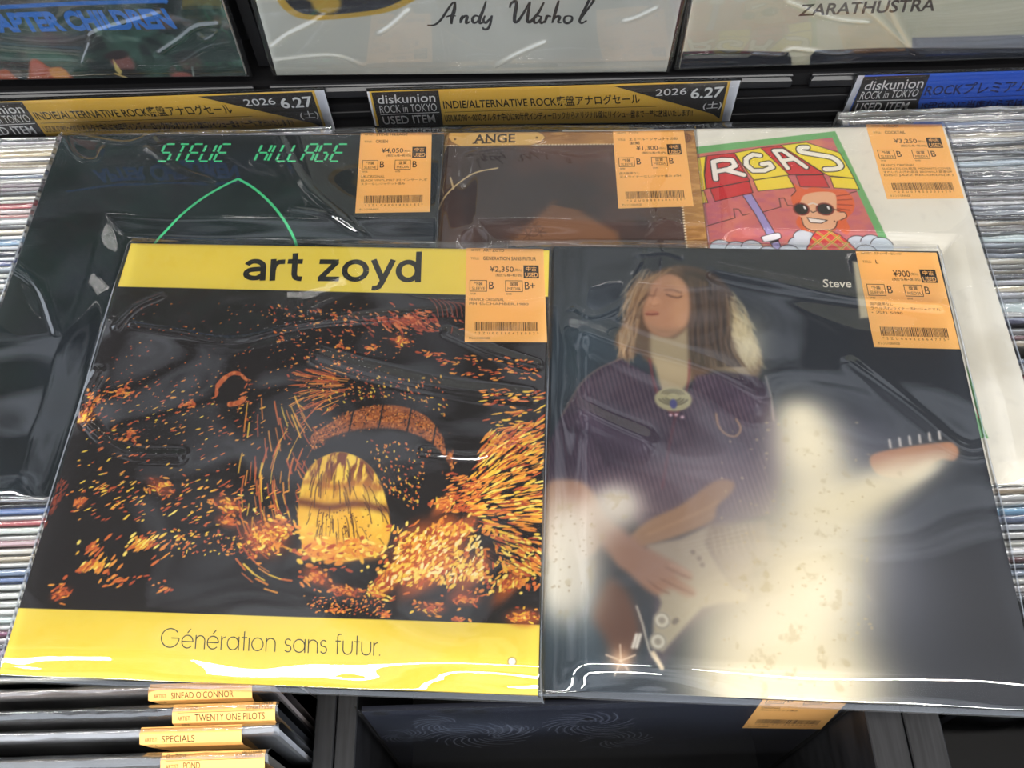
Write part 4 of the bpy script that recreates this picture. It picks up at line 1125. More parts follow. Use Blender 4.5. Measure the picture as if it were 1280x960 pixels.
# long hair-like strokes sweeping round the round pool
for k in range(46):
    t0 = 2.3 + 1.9 * rng.random()
    r0 = rng.uniform(37, 66)
    pts = [(EYE[0] + (r0 + 3 * i) * 0.95 * math.cos(t0 - 0.13 * i), EYE[1] + 4 + (r0 + 4 * i) * 1.05 * math.sin(t0 - 0.13 * i)) for i in range(4)]
    for p0, p1 in zip(pts[:-1], pts[1:]):
        if rng.random() < 0.75 and lo_y + 2 < min(p0[1], p1[1]) and max(p0[1], p1[1]) < hi_y - 2:
            a.line([p0, p1], rng.choice(OR + YE[:2]), rng.uniform(0.5, 1.2), 0.35, 0.95)
for k in range(60):
    x, y = rng.uniform(300, 395), rng.uniform(495, 650)
    dx = (x - 345) * 0.25
    a.line(AZMAP([(x, y), (x + dx * 0.4 + 2, y + 10), (x + dx + 6, y + rng.uniform(14, 30))], 0, 0, 1), rng.choice(OR + YE[:2]), rng.uniform(0.5, 1.1), 0.35, 0.9)
for k in range(70):
    x = rng.uniform(360, 410); y = rng.uniform(455, 520)
    a.line(AZMAP([(x, y), (x + rng.uniform(14, 28), y + (488 - y) * 0.35 - 3)], 0, 0, 1), rng.choice(OR), rng.uniform(0.4, 1.0), 0.35, 0.9)
streaks(200, [(149.1, 202.6), (248.3, 205.2), (250.6, 174.9), (165.5, 166.6)], (0.5, 1.6), (0.3, 0.55), -0.7, OR + YE[:2], 0.3)
# arched band over the pool
ARCH = smooth_line([(162.8, 155.9), (179.1, 165.8), (197.1, 172.2), (218.6, 172.8), (238.1, 165.1), (250.3, 151.5), (254.3, 140.3)], 10)
for i, p in enumerate(ARCH):
    wd = 3.0 + 6.5 * math.sin(min(1, i / len(ARCH) * 1.25 + 0.1) * math.pi * 0.62)
    if lo_y < p[1] < hi_y:
        a.ell(p, 2.0, wd, (158, 88, 44), 0.0, 0.2)
for i in range(0, len(ARCH), 1):
    for _ in range(14):
        p = (ARCH[i][0] + rng.gauss(0, 2.0), ARCH[i][1] + rng.gauss(0, 4.6))
        a.ell(p, rng.uniform(0.4, 1.3), rng.uniform(0.3, 0.7), rng.choice(((196, 112, 54), (120, 62, 34), (70, 36, 24), (210, 134, 66))), rng.uniform(0, 3), 0.3)
for i in (14, 24, 33, 43, 52):
    p = ARCH[min(i, len(ARCH) - 1)]
    a.line([(p[0] - 0.5, p[1] - 9), (p[0] + 0.8, p[1] + 9)], (30, 20, 18), 1.1, 0.4)
a.line([(p[0] - 1, p[1] + 11.5) for p in ARCH], (22, 16, 15), 5.0, 0.8)
a.line([(p[0] + 1, p[1] - 12.0) for p in ARCH], (22, 16, 15), 5.0, 0.8)
# round bright pool
POOL = [(168.5, 77.9), (161.5, 96.8), (159.9, 119.8), (163.7, 136.0), (174.0, 144.8), (185.5, 146.2), (198.8, 140.4), (209.7, 127.9), (218.3, 106.5), (220.9, 91.9), (216.1, 80.5), (194.1, 73.7)]
a.poly(POOL, (236, 186, 58), 0.8, curve=True)
sP = a.win(EYE[0] - 45, EYE[0] + 45, EYE[1] - 55, EYE[1] + 50)
mP = sstep(0.8, -0.8, a.sdf(smooth_line(POOL, 5, True), sP))
a.mix(sP, (246, 214, 80), mP * sstep(0.4, 0.7, value_noise(a.X[sP], a.Y[sP], 16, 3)))
a.mix(sP, (120, 60, 30), mP * sstep(0.0, 1.0, (a.Y[sP] - EYE[1] - 2) / 30) * sstep(0.42, 0.62, value_noise(a.X[sP] * 2.2, a.Y[sP] * 0.5, 6, 13)))
by = [(189.2, 109.9)][0][1]
a.mix(sP, (96, 44, 26), mP * np.exp(-((a.Y[sP] - by - 1.5 * np.sin(a.X[sP] / 6)) / 3.0) ** 2) * 0.85)
by = [(187.4, 123.9)][0][1]
a.mix(sP, (170, 96, 40), mP * np.exp(-((a.Y[sP] - by - 1.5 * np.sin(a.X[sP] / 5)) / 2.4) ** 2) * 0.6)
for k in range(58):
    x = rng.uniform(382, 486); y = rng.uniform(572, 672)
    bend = (x - 415) * 0.12
    a.line(AZMAP([(x - bend, y), (x, y + 10), (x + bend * 0.6, y + rng.uniform(14, 34))], 0, 0, 1), (60, 32, 20), rng.uniform(0.3, 0.75), 0.3, 0.85, curve=True)
for k in range(50):
    a.ell(AZMAP([(rng.uniform(395, 475), rng.uniform(635, 672))], 0, 0, 1)[0], 0.6, 0.4, (90, 50, 26), rng.uniform(0, 3), 0.3, 0.9)
a.line([(153.3, 128.4), (157.2, 104.6), (164.1, 83.9), (171.5, 71.9)], (24, 18, 17), 4.0, 0.8, curve=True)
# dotted crescent right of the pool
streaks(130, [(196.1, 158.6), (241.9, 151.3), (235.5, 107.1), (217.1, 117.2)], (0.5, 1.3), (0.3, 0.6), -1.0, OR + YE[:2], 0.3)
# lower ridge of bright flecks
for c, rx, ry, n in (((330,672), 24, 18, 260), ((350,660), 12, 10, 80)):
    patch(AZMAP([c], 0, 0, 1)[0], rx, ry, n, OR + YE, -0.4, (0.8, 2.2), (0.5, 1.1), 0.6, base=(176, 82, 40))
for c in ((395,690), (425,694), (460,690), (405,680), (440,684)):
    patch(AZMAP([c], 0, 0, 1)[0], 16, 8, 60, YE + YE + OR, 0, (1.0, 3.2), (0.7, 1.5), 0.5, base=(228, 150, 56))
for c, rx, ry, n in (((520,680), 26, 18, 200), ((550,700), 34, 18, 300), ((530,715), 30, 12, 200), ((500,712), 20, 10, 130), ((590,715), 24, 12, 150), ((555,660), 16, 10, 90), ((480,730), 14, 9, 120), ((640,728), 26, 8, 150), ((580,660), 18, 8, 100), ((555,630), 16, 6, 80)):
    patch(AZMAP([c], 0, 0, 1)[0], rx, ry, n, YE + OR, 0.9, (0.8, 2.8), (0.5, 1.2), 0.5, base=(200, 100, 44))
streaks(200, [(226.4, 96.2), (276.8, 92.7), (283.3, 65.2), (220.3, 60.7)], (0.9, 2.6), (0.5, 1.1), 1.0, ((250, 222, 110), (246, 206, 84), (252, 236, 170)), 0.35)
patch([(178.1, 64.2)][0], 14, 8, 90, OR, -0.4, base=(176, 84, 42))
patch([(196.4, 56.0)][0], 18, 5, 70, OR, -0.2, base=(160, 74, 38)); patch([(216.0, 55.6)][0], 14, 7, 70, OR + YE, -0.3)
patch([(193.2, 44.3)][0], 8, 3, 20, OR); patch([(250.7, 47.2)][0], 14, 6, 60, YE + OR, 0, base=(150, 70, 36)); patch([(269.5, 53.6)][0], 16, 7, 70, OR, 0, base=(150, 70, 36)); patch([(305.9, 43.4)][0], 16, 8, 110, OR + YE, 0, base=(190, 90, 42)); patch([(265.6, 41.1)][0], 9, 3, 30, OR); patch([(223.3, 42.5)][0], 6, 4, 25, OR)
streaks(120, [(172.6, 51.8), (221.4, 51.0), (222.4, 41.5), (178.9, 42.4)], (0.4, 1.0), (0.3, 0.5), 0.2, OR, 0.5)
# fur-like fan on the right
HUB = [(255.7, 107.7)][0]
fan = lambda c: math.atan2(c[1] - HUB[1], c[0] - HUB[0]) * 0.75 + 0.05
streaks(330, [(275.5, 160.9), (314.6, 176.6), (315.3, 63.9), (270.9, 108.2)], (2.0, 6.0), (0.45, 1.0), fan, OR + YE, 0.12)
streaks(150, [(273.4, 152.2), (316.2, 153.5), (314.5, 99.0), (265.5, 113.3)], (2.0, 5.5), (0.4, 0.9), fan, YE + OR[2:], 0.10)
streaks(120, [(270.6, 199.6), (314.2, 194.6), (315.2, 153.4), (278.6, 152.4)], (1.2, 4.2), (0.35, 0.8), 0.12, OR + YE[:2], 0.2)
streaks(160, [(253.7, 134.8), (279.8, 130.0), (270.9, 108.2), (250.7, 107.5)], (1.0, 3.0), (0.35, 0.7), 0.3, OR, 0.2)
streaks(150, [(281.5, 98.0), (314.7, 88.8), (312.3, 68.7), (292.8, 70.5)], (1.0, 2.6), (0.5, 1.0), -0.6, OR + YE, 0.3)
for k in range(60):
    x, y = rng.uniform(600, 676), rng.uniform(560, 700)
    p = AZMAP([(x, y)], 0, 0, 1)[0]
    t = fan(p)
    if p[0] < a.w - 9:
        a.line([p, (p[0] + 8 * math.cos(t), p[1] + 8 * math.sin(t))], (24, 18, 17), 0.6, 0.35)
# old tape mark and punched hole on the lower band
a.poly([(280.4, 31.4), (294.6, 31.4), (303.3, 24.9), (302.1, 19.4), (280.2, 19.5)], (238, 218, 100), 0.8, 0.6)
hole = [(299.8, 18.0)][0]
a.ell(hole, 2.6, 2.6, (150, 130, 60), 0, 0.1)
a.ell(hole, 2.1, 2.1, (232, 230, 226), 0, 0.1)
sY = (a.C[..., 2] > 50) & ((a.Y < lo_y) | (a.Y > hi_y))
a.mix((slice(None), slice(None)), (226, 198, 62), sY * sstep(0.6, 0.75, value_noise(a.X, a.Y, 6, 70)) * 0.3)
cov = a.cover(fr, az, edge=(222, 196, 70))
mb = MB()
GL = {'a': (0.82, [arc(0.37, 0.62, 0.27, 0.27, 160, 0, 14) + [(0.64, 0.62), (0.64, 0.0)], [(0.62, 0.54), (0.42, 0.52)] + arc(0.36, 0.31, 0.26, 0.2, 90, 270, 14) + [(0.46, 0.12), (0.62, 0.26)]]),
      'r': (0.56, [[(0.13, 0), (0.13, 1.0)], [(0.13, 0.5), (0.18, 0.72), (0.3, 0.86), (0.5, 0.88)]]), 't': (0.56, [[(0.25, 1.28), (0.25, 0.3), (0.29, 0.16), (0.38, 0.11), (0.5, 0.1)], [(0.02, 0.89), (0.5, 0.89)]]),
      ' ': (0.42, []), 'z': (0.76, [[(0.05, 0.89), (0.66, 0.89)], [(0.62, 0.9), (0.08, 0.1)], [(0.03, 0.11), (0.7, 0.11)]]), 'o': (0.92, [arc(0.44, 0.5, 0.34, 0.4, 0, 360, 30)]),
      'y': (0.78, [[(0.08, 1.0), (0.4, 0.06)], [(0.7, 1.0), (0.36, -0.04), (0.28, -0.22), (0.16, -0.28), (0.06, -0.27)]]), 'd': (0.86, [arc(0.4, 0.5, 0.3, 0.4, 0, 360, 30), [(0.72, 1.38), (0.72, 0.0)]])}
glyph_row(mb, GL, 'art zoyd', [(91.2, 280.9), (223.8, 282.1), (222.6, 302.1), (88.8, 300.3)], 1.0, 4.3, BLACK, 0.00006, fr)
TH_ = {'G': (1.62, [arc(0.78, 0.72, 0.68, 0.68, 38, 360, 40) + [(0.85, 0.72)]]), 'e': (1.02, [[(0.07, 0.5), (0.9, 0.5)] + arc(0.48, 0.5, 0.42, 0.46, 0, 320, 26), [(0.45, 1.12), (0.68, 1.42)]]), 'n': (0.92, [[(0.1, 0), (0.1, 1)], arc(0.44, 0.6, 0.34, 0.36, 180, 0, 16) + [(0.78, 0)]]),
       'r': (0.5, [[(0.1, 0), (0.1, 1)], [(0.1, 0.6), (0.18, 0.85), (0.4, 0.95)]]), 'a': (1.08, [arc(0.48, 0.5, 0.42, 0.46, 0, 360, 28), [(0.92, 1), (0.92, 0)]]), 't': (0.5, [[(0.24, 1.4), (0.24, 0)], [(0.04, 0.95), (0.46, 0.95)]]), 'i': (0.26, [[(0.12, 0), (0.12, 0.95)]]),
       'o': (1.06, [arc(0.5, 0.5, 0.43, 0.46, 0, 360, 28)]), ' ': (0.5, []), 's': (0.68, [arc(0.32, 0.74, 0.22, 0.22, 30, 270, 14) + arc(0.32, 0.28, 0.24, 0.24, 90, -150, 16)]), 'f': (0.5, [arc(0.38, 1.25, 0.2, 0.2, 70, 180, 8) + [(0.18, 0)], [(0.02, 0.95), (0.42, 0.95)]]),
       'u': (0.9, [[(0.1, 1)] + arc(0.44, 0.38, 0.34, 0.36, 180, 360, 16) + [(0.78, 1)]]), '.': (0.2, [[(0.05, 0.0), (0.05, 0.1)]])}
glyph_row(mb, TH_, 'Generation sans futur.', [(91.4, 18.5), (223.6, 18.4), (222.9, 26.3), (90.2, 26.5)], 1.0, 0.62, BLACK, 0.00006, fr)
mb.build('title_lettering', cov)
clear_bag(fr, az, 91, amp=0.0046, mt=0.0065, mr=0.004, wave=0.0016, creases=[([(11.6, 234.7), (21.9, 251.8), (37.0, 262.5)], 0.0013, 0.0024), ([(22.7, 237.0), (58.5, 232.5), (99.8, 227.0), (148.8, 241.4), (244.7, 253.7)], 0.0013, 0.0024), ([(158.3, 215.5), (198.9, 203.9), (249.3, 192.9), (303.6, 188.3)], 0.0016, 0.0042), ([(245.9, 237.1), (280.4, 221.8), (308.3, 213.0)], 0.0013, 0.0028),
    ([(6.8, 198.9), (3.5, 180.1), (9.6, 162.2), (41.7, 139.8), (79.6, 138.0)], 0.0014, 0.0035), ([(304.5, 161.7), (273.9, 143.7), (237.2, 145.5)], 0.0009, 0.0022)])
price_sticker(fr, az, [(253.8, 313.5), (311.0, 313.8), (315.5, 233.6), (258.0, 232.5)], ('ART ZOYD', ['GENERATION SANS FUTUR'], '¥2,350', 'B', 'B+', ['FRANCE ORIGINAL', 'PM 仏CHAMBER,1980'], '2ZU00110478003'))

# ------------------------------------------------------------------ records standing on the rear tier
fr = FR['TA']
ta = thing_at('record_sleeve', fr, 'dark green record sleeve with blue slanted lettering, standing on the rear tier', 'record', 'sleeves standing on the rear tier')
a = Art(fr, 0.7, (34, 58, 48))
a.speckle(40, 3, (60, 96, 80), 0.45, 0.75)
a.speckle(22, 7, (22, 36, 32), 0.45, 0.7)
a.speckle(12, 9, (96, 124, 108), 0.58, 0.8, 0.8)
a.speckle(16, 19, (104, 80, 74), 0.6, 0.8, 0.7)
a.blob([(173.7, 36.9)][0], 34, 9, (104, 84, 80), 0, 0.8)
a.blob([(165.0, 68.6)][0], 60, 8, (92, 76, 76), 0, 0.7)
a.blob([(166.2, 20.5)][0], 40, 5, (96, 130, 110), 0, 0.6)
a.poly([(114.1, 3.6), (127.6, 10.5), (132.9, 0.8), (139.7, -0.9), (151.2, 17.8), (157.7, 18.4), (163.2, 11.3), (171.9, 11.2), (175.3, 4.8), (171.5, -4.0), (109.5, -5.2)], (176, 84, 52), 1.5, curve=True)
a.poly([(162.5, 9.8), (171.5, 10.4), (174.7, 3.2), (170.2, -4.0), (161.4, 1.9)], (206, 136, 56), 1.2, curve=True)
a.poly([(150.5, 16.2), (157.0, 16.9), (158.0, 8.3), (147.5, 2.1)], (186, 104, 84), 1.5, curve=True)
for x in (153, 238):
    p = TAMAP([(x, 78)], 0, 0, 1)[0]
    a.ell(p, 9, 10, (128, 82, 74), 0.2, 0.3)
    a.ell((p[0] - 2, p[1] + 7), 10, 4, (46, 36, 34), 0.2, 0.3)
    a.ell((p[0], p[1] - 14), 13, 7, (30, 32, 32), 0, 0.4)
a.poly([(215.5, 18.1), (216.8, 11.9), (218.1, 5.5), (215.0, 2.4), (213.1, 7.2)], (214, 190, 110), 0.8)
a.line([(211.8, 4.1), (219.1, -0.1)], (226, 196, 112), 1.6)
a.ell([(263.8, -0.2)][0], 9, 5, (168, 96, 88), 0, 0.3)
a.line([(274.5, 9.2), (273.0, 0.5)], (190, 200, 190), 1.4, 0.6)
a.poly([(243.5, 28.2), (301.2, 56.0), (313.1, 34.3), (313.1, -0.3), (283.2, -3.8), (262.9, 12.5)], (30, 52, 44), 8, 0.6)
a.line([(109.9, 63.4), (152.1, 66.1), (211.5, 68.5), (274.3, 69.4)], (44, 112, 190), 3.4, 0.4)
a.line([(273.8, 68.1), (276.7, 78.0)], (44, 112, 190), 2.4, 0.4)
cov = a.cover(fr, ta, thick=0.0035, edge=(190, 186, 176))
mb = MB()
put_text(mb, 'APTER CHILDREN', [(141.6, 61.5), (271.0, 63.4), (275.0, 45.2), (140.9, 44.0)], mat('blue_ink', (44, 112, 190), 0.5, 0.2), 0.00006, fr, 0.05)
mb.build('title_lettering', cov)
clear_bag(fr, ta, 101, amp=0.0022, ml=0.004, mr=0.004, mb_=0.003, creases=[([(192.9, 17.7), (206.8, 36.3), (215.5, 46.9), (267.6, 62.1)], 0.0012, 0.0015), ([(255.2, 26.5), (274.7, 38.7), (290.1, 49.2), (307.1, 51.7)], 0.0013, 0.0015), ([(290.9, 42.0), (294.4, 37.6), (303.4, 43.2), (299.9, 47.6)], 0.0009, 0.0015)])

fr = FR['WA']
wa = thing_at('record_sleeve', fr, 'pale grey record sleeve with black cursive lettering, standing on the rear tier', 'record', 'sleeves standing on the rear tier')
a = Art(fr, 0.7, (192, 190, 178))
a.speckle(60, 6, (184, 182, 170), 0.4, 0.7)
OV = [(26.2, 107.2), (73.4, 124.6), (121.5, 112.6), (133.5, 84.6), (105.2, 61.5), (68.3, 53.5), (32.1, 52.4), (16.9, 65.0), (16.8, 85.4)]
a.poly(OV, (188, 152, 60), 0.8, curve=True)
OV2 = [(30.0, 104.1), (72.7, 120.0), (116.8, 110.2), (127.2, 85.3), (99.6, 64.3), (69.0, 57.7), (35.3, 56.6), (22.2, 67.6), (21.3, 84.8)]
a.poly(OV2, (36, 38, 46), 0.8, curve=True)
a.ell([(51.3, 66.0)][0], 11, 9, (180, 148, 62), 0.3, 0.25)
a.ell([(43.9, 76.8)][0], 9, 10, (180, 148, 62), -0.3, 0.25)
cov = a.cover(fr, wa, thick=0.0035, edge=(206, 202, 190))
mb = MB()
PEN = mat('soft_black_ink', (40, 38, 36), 0.5, 0.2)
def pen(pts, w):
    p = smooth_line(pts, 6)
    n = len(p)
    ribbon(mb, p, [w * (0.55 + 0.45 * math.sin(math.pi * min(1, max(0, i / (n - 1)))) ) for i in range(n)], PEN, 0.00006, fr)
pen([(124.4, 46.3), (130.0, 46.6), (135.2, 51.2), (139.9, 58.6), (144.2, 65.0), (146.0, 66.3)], 2.0)
pen([(146.5, 66.6), (145.7, 59.7), (143.4, 52.6), (142.9, 47.1)], 3.0)
pen([(139.0, 53.5), (142.7, 54.6), (146.7, 54.3)], 1.6)
for pts, w in (([(149.7, 47.9), (150.7, 51.8), (152.0, 54.7)], 2.6), ([(150.2, 49.8), (152.8, 53.7), (155.1, 53.7), (154.4, 50.3), (154.3, 47.8), (157.3, 49.3)], 2.4), ([(164.0, 53.6), (161.2, 54.4), (159.0, 51.7), (159.7, 48.3), (162.3, 48.8), (164.4, 52.2)], 2.2), ([(169.6, 66.9), (167.5, 59.8), (164.4, 51.2), (164.8, 47.8), (167.3, 48.7)], 2.6),
               ([(168.6, 54.5), (167.3, 50.2), (169.0, 48.0), (171.5, 50.6), (174.0, 54.5)], 2.2), ([(174.0, 54.5), (172.7, 47.7), (170.6, 42.8), (167.6, 42.3), (166.8, 44.3)], 2.2), ([(187.3, 61.1), (188.1, 64.4), (191.3, 66.7), (192.2, 62.5), (191.1, 54.8), (191.2, 49.0), (193.7, 49.5), (198.1, 57.2), (202.0, 65.7)], 2.8), ([(202.4, 66.1), (201.4, 58.1), (200.8, 49.9), (203.3, 48.9), (208.9, 56.6), (212.7, 65.6)], 2.8),
               ([(210.7, 53.2), (207.8, 54.0), (205.8, 51.3), (206.3, 47.9), (208.8, 48.3), (211.2, 52.2)], 2.2), ([(211.5, 53.7), (210.5, 49.3), (211.8, 47.3), (213.8, 49.3)], 2.2), ([(213.9, 47.3), (215.0, 51.2), (215.7, 53.6), (218.7, 53.1)], 2.4), ([(223.7, 66.9), (222.1, 58.9), (219.8, 47.3)], 2.6), ([(220.5, 49.7), (222.8, 53.1), (225.4, 52.6), (224.4, 48.2), (227.0, 47.7)], 2.2),
               ([(232.0, 53.7), (229.2, 52.6), (229.0, 48.6), (231.6, 47.1), (234.4, 49.1), (234.6, 52.5), (232.0, 53.7)], 2.2), ([(240.4, 48.5), (244.0, 55.8), (248.6, 64.3), (249.6, 67.2), (247.0, 68.1), (244.0, 60.1), (240.7, 50.0), (242.6, 47.0), (246.2, 49.5)], 2.4)):
    pen(pts, w)
mb.build('title_lettering', cov)
clear_bag(fr, wa, 111, amp=0.0014, ml=0.005, mr=0.005, mb_=0.003, creases=[([(3.1, 30.2), (17.7, 41.1), (38.0, 51.6), (48.2, 58.5)], 0.0012, 0.0015), ([(88.0, 41.9), (97.9, 49.0), (111.2, 61.5)], 0.0012, 0.0015), ([(176.7, 9.2), (192.6, 20.7), (214.3, 31.9)], 0.0012, 0.0015), ([(274.6, 50.2), (283.4, 53.0), (297.3, 61.3)], 0.0009, 0.0015), ([(3.3, 17.4), (47.9, 21.5), (71.5, 10.4)], 0.0008, 0.0015)])

fr = FR['ZR']
zr = thing_at('record_sleeve', fr, 'cream record sleeve with slanted capitals and dark navy foot, standing on the rear tier', 'record', 'sleeves standing on the rear tier')
a = Art(fr, 0.7, (196, 190, 166))
a.speckle(50, 6, (188, 184, 160), 0.4, 0.7)
NAVY = (22, 27, 40)
a.poly([(-21.4, 16.7), (29.5, 17.0), (84.6, 13.3), (88.6, 7.7), (93.6, -8.5), (-18.0, -9.0)], NAVY, 0.8)
a.poly([(103.8, 8.7), (106.7, 14.0), (157.7, 14.3), (287.5, 10.1), (298.0, -10.2), (107.7, -7.5)], NAVY, 0.8)
a.poly([(179.7, 23.4), (281.1, 22.5), (287.9, 9.3), (183.6, 13.3)], (136, 136, 140), 0.8)
cov = a.cover(fr, zr, thick=0.0035, edge=(206, 202, 186))
mb = MB()
put_text(mb, 'ZARATHUSTRA', [(83.5, 57.0), (185.3, 58.9), (187.3, 47.3), (83.4, 46.6)], mat('brown_black_ink', (74, 62, 54), 0.5, 0.2), 0.00006, fr, 0.022)
mb.build('title_lettering', cov)
clear_bag(fr, zr, 121, amp=0.0016, ml=0.005, mr=0.005, mb_=0.003, creases=[([(55.4, 15.2), (78.3, 12.8), (86.3, 18.6), (119.9, 12.7), (133.6, 13.7)], 0.0012, 0.0015), ([(126.7, 59.2), (145.8, 44.5), (183.6, 13.3)], 0.0009, 0.0015), ([(148.1, 58.4), (171.3, 28.9), (187.5, 11.6)], 0.0009, 0.0015), ([(72.0, 61.2), (109.7, 45.8), (138.9, 41.1)], 0.0009, 0.0015)])

# navy record at the front of the middle bin
fr = FR['FM']
fm = thing_at('bagged_record', fr, 'dark navy bagged record with a faint engraved picture, standing in the middle bin', 'record')
a = Art(fr, 0.8, (30, 33, 46))
a.speckle(40, 3, (30, 33, 42), 0.4, 0.8)
LT = (158, 164, 178)
for c in FMMAP([(470, 880), (500, 880), (530, 882), (475, 892), (640, 880), (670, 881), (600, 890), (560, 889), (480, 926), (500, 924)], 0, 0, 1):
    a.ell(c, 6, 5, (10, 11, 18), 0, 0.3)
a.blob([(74.0, 252.6)][0], 60, 26, (84, 90, 106), 0, 0.7)
for cx, cy, n, r in ((600, 920, 26, 30), (640, 915, 12, 16), (505, 920, 14, 16), (735, 905, 16, 26), (770, 925, 14, 22), (560, 905, 10, 20)):
    for k in range(n):
        c = FMMAP([(cx, cy)], 0, 0, 1)[0]
        t = k * 0.37 + cx
        q = [(c[0] + (r * 0.35 + 0.9 * r * u) * math.cos(t + u * 1.2) , c[1] + (r * 0.35 + 1.1 * r * u) * math.sin(t + u * 1.2)) for u in np.linspace(0, 1, 5)]
        a.line(q, LT, 0.8, 0.6, 0.75, curve=True)
e_ = [(149.9, 270.1)][0]
a.line(arc(e_[0], e_[1], 5.5, 5.5, 0, 360, 24), (92, 96, 106), 1.2, 0.5)
a.ell(e_, 3.2, 3.6, (10, 10, 16), 0, 0.2)
for k in range(7):
    x = 860 + 22 * k
    a.line(FMMAP([(x, 897 + 3 * (k % 3)), (x + 30, 895 + 4 * (k % 2))], 0, 0, 1), (46, 52, 66), 1.4, 1.2, 0.6)
a.line([(219.2, 186.7), (251.9, 211.6), (282.5, 234.9)], (44, 54, 74), 3.0, 3.0, 0.6, curve=True)
a.line([(152.1, 165.4), (189.3, 175.7), (228.7, 162.7)], (44, 54, 74), 2.4, 2.4, 0.6, curve=True)
cov = a.cover(fr, fm, thick=0.0035, edge=(40, 42, 52))
clear_bag(fr, fm, 131, amp=0.0008, ml=0.004, mr=0.004, mb_=0.003, mt=0.006, film=FILM_DULL)
price_sticker(fr, fm, [(258.5, 375.0), (316.6, 358.6), (327.3, 211.6), (265.9, 225.1)], ('', [''], '', 'B', 'B', ['ORIGINAL', '汚れ/ジャケット痛み'], '2ZU07120000410'))

# ------------------------------------------------------------------ sale signs in clear holders
GOLD = mat('gold_print', (222, 180, 72), 0.5, 0.25, noise=(9, (1, 1, 1), (214, 170, 62)))
SIGN_DARK = mat('charcoal_print', (46, 42, 40), 0.5, 0.25)
SIGN_BLUE = mat('blue_print', (26, 96, 204), 0.5, 0.25, noise=(9, (1, 1, 1), (22, 84, 190)))
PAPER = mat('white_sign_paper', (196, 196, 200), 0.5, 0.25)
NAVY_INK = mat('navy_ink', (22, 40, 92), 0.5, 0.2)
GOLD_INK = mat('gold_line_ink', (196, 158, 62), 0.5, 0.2)
def holder(o, fr):
    w, h = fr['w'] / 2, fr['h'] / 2
    mb = MB()
    mb.box(-w, w, -h, h, -0.0016, -0.0008, ACRYLIC)
    mb.box(-w, w, h - 0.0009, h, -0.0016, 0.0012, ACRYLIC)
    mb.box(-w, w, -h, -h + 0.0012, -0.0016, 0.0012, ACRYLIC)
    mb.add([(-w, -h, 0.0012), (w, -h, 0.0012), (w, h, 0.0012), (-w, h, 0.0012)], [(0, 1, 2, 3)], ACRYLIC)
    mb.build('acrylic_holder', o)
def face(mb, fr, pts, m, z):
    mb.add(loc(fr, pts, z), [list(range(len(pts)))[::-1]], m)
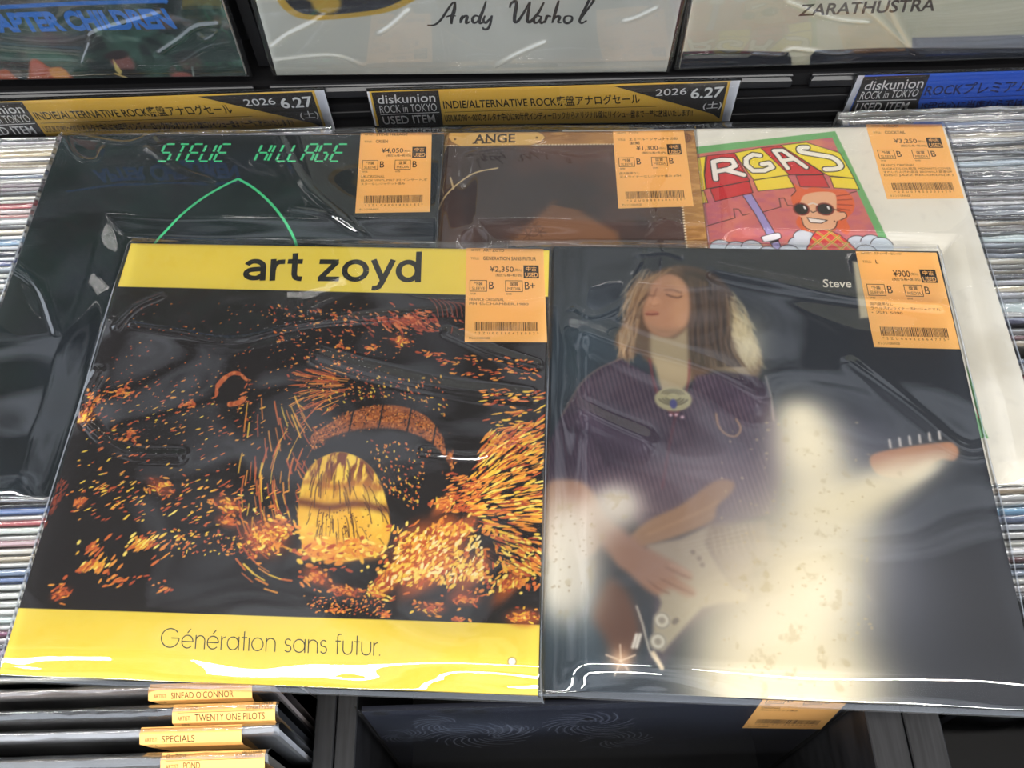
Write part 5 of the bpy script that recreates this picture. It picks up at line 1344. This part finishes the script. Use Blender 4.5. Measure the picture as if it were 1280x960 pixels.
def yellow_sign(code, label):
    fr = FR[code]
    o = thing_at('sale_sign', fr, label, 'sign', 'yellow sale signs on the rail')
    mb = MB()
    dy = 0
    face(mb, fr, [(0.1, 52.1), (304.8, 51.4), (305.2, 6.6), (1.2, 13.3)], PAPER, -0.0006)
    face(mb, fr, [(2.0, 52.1), (296.8, 51.3), (298.2, 6.8), (2.5, 13.3)], GOLD, -0.0005)
    face(mb, fr, [(3.6, 50.5), (58.4, 50.6), (59.0, 11.9), (4.5, 12.7)], SIGN_DARK, -0.0004)
    face(mb, fr, [(201.4, 49.6), (294.7, 50.2), (295.9, 9.7), (289.0, 15.5)], SIGN_DARK, -0.0004)
    face(mb, fr, [(295.9, 50.6), (296.5, 50.6), (298.1, 10.6), (297.6, 10.6)], GOLD_INK, -0.00035)
    z = -0.00033
    T = lambda s, q, m, b=0.0: put_text(mb, s, q, m, z, fr, b)
    T('diskunion', [(7.7, 47.4), (55.2, 48.1), (55.0, 38.6), (7.3, 37.9)], WHITE, 0.006)
    T('ROCK in TOKYO', [(8.0, 36.1), (55.2, 36.9), (55.4, 28.4), (7.7, 27.7)], WHITE)
    face(mb, fr, [(7.6, 26.5), (57.0, 27.2), (57.1, 26.4), (7.6, 25.7)], WHITE, z)
    T('USED ITEM', [(8.5, 24.0), (52.4, 24.5), (53.2, 15.4), (8.9, 14.9)], WHITE, 0.008)
    T('INDIE/ALTERNATIVE ROCK廃盤アナログセール', [(60.9, 41.0), (223.3, 40.7), (225.6, 29.7), (61.2, 29.6)], BLACK, 0.012)
    face(mb, fr, [(61.7, 27.0), (239.1, 26.5), (239.2, 26.0), (61.6, 26.5)], INK, z)
    T('US/UKの90\'〜00\'のオルタナ中心に90年代インディーロックからオリジナル盤にリイシュー盤まで一挙に放出いたします!!', [(60.9, 25.1), (270.9, 21.7), (272.2, 13.9), (61.4, 15.5)], BLACK, 0.012)
    T('2026', [(236.6, 44.9), (262.2, 45.6), (262.7, 38.3), (237.3, 37.6)], WHITE, 0.004)
    T('6.27', [(265.6, 44.6), (292.9, 46.1), (293.1, 34.1), (266.9, 33.4)], WHITE, 0.022)
    T('(土)', [(278.9, 29.4), (294.4, 30.5), (294.7, 20.7), (279.3, 20.0)], WHITE, 0.006)
    mb.build('paper_insert', o)
    holder(o, fr)
yellow_sign('S1', 'yellow sale sign in a clear holder at the left, under the dark green sleeve')
yellow_sign('S2', 'yellow sale sign in a clear holder in the middle, under the cursive-lettered sleeve')
fr = FR['S3']
o = thing_at('sale_sign', fr, 'blue sale sign in a clear holder at the right of the rail', 'sign')
mb = MB()
w_, h_ = fr['w'] * 1000, fr['h'] * 1000
mb.add(loc(fr, [(1.5, 0), (w_ - 1.5, 0), (w_ - 1.5, h_ - 2), (1.5, h_ - 2)], -0.0006), [(0, 1, 2, 3)], PAPER)
mb.add(loc(fr, [(6.5, 0), (w_ - 6.5, 0), (w_ - 6.5, h_ - 2), (6.5, h_ - 2)], -0.0005), [(0, 1, 2, 3)], SIGN_BLUE)
face(mb, fr, [(6.2, 50.1), (60.1, 50.5), (63.6, 9.0), (7.8, 7.6)], SIGN_DARK, -0.0004)
z = -0.00033
T = lambda s, q, m, b=0.0: put_text(mb, s, q, m, z, fr, b)
T('diskunion', [(10.4, 45.3), (57.5, 47.3), (59.4, 36.2), (10.9, 35.5)], WHITE, 0.008)
T('ROCK in TOKYO', [(10.3, 34.2), (57.8, 35.4), (58.4, 27.1), (10.6, 25.5)], WHITE, 0.004)
face(mb, fr, [(9.3, 24.5), (59.6, 24.3), (59.6, 23.4), (9.3, 23.6)], WHITE, z)
T('USED ITEM', [(10.6, 21.5), (55.3, 21.5), (55.5, 12.2), (10.4, 12.0)], WHITE, 0.010)
T('ROCKプレミアム廃盤セール', [(62.2, 40.8), (202.9, 42.9), (207.6, 29.1), (64.0, 26.5)], NAVY_INK, 0.02)
face(mb, fr, [(60.9, 24.4), (229.9, 25.6), (230.2, 25.0), (61.1, 23.8)], NAVY_INK, z)
T('US盤中心に当店ならではのプレミアム盤を放出', [(62.3, 20.8), (232.0, 22.1), (236.8, 12.1), (63.9, 9.9)], NAVY_INK, 0.02)
mb.build('paper_insert', o)
holder(o, fr)
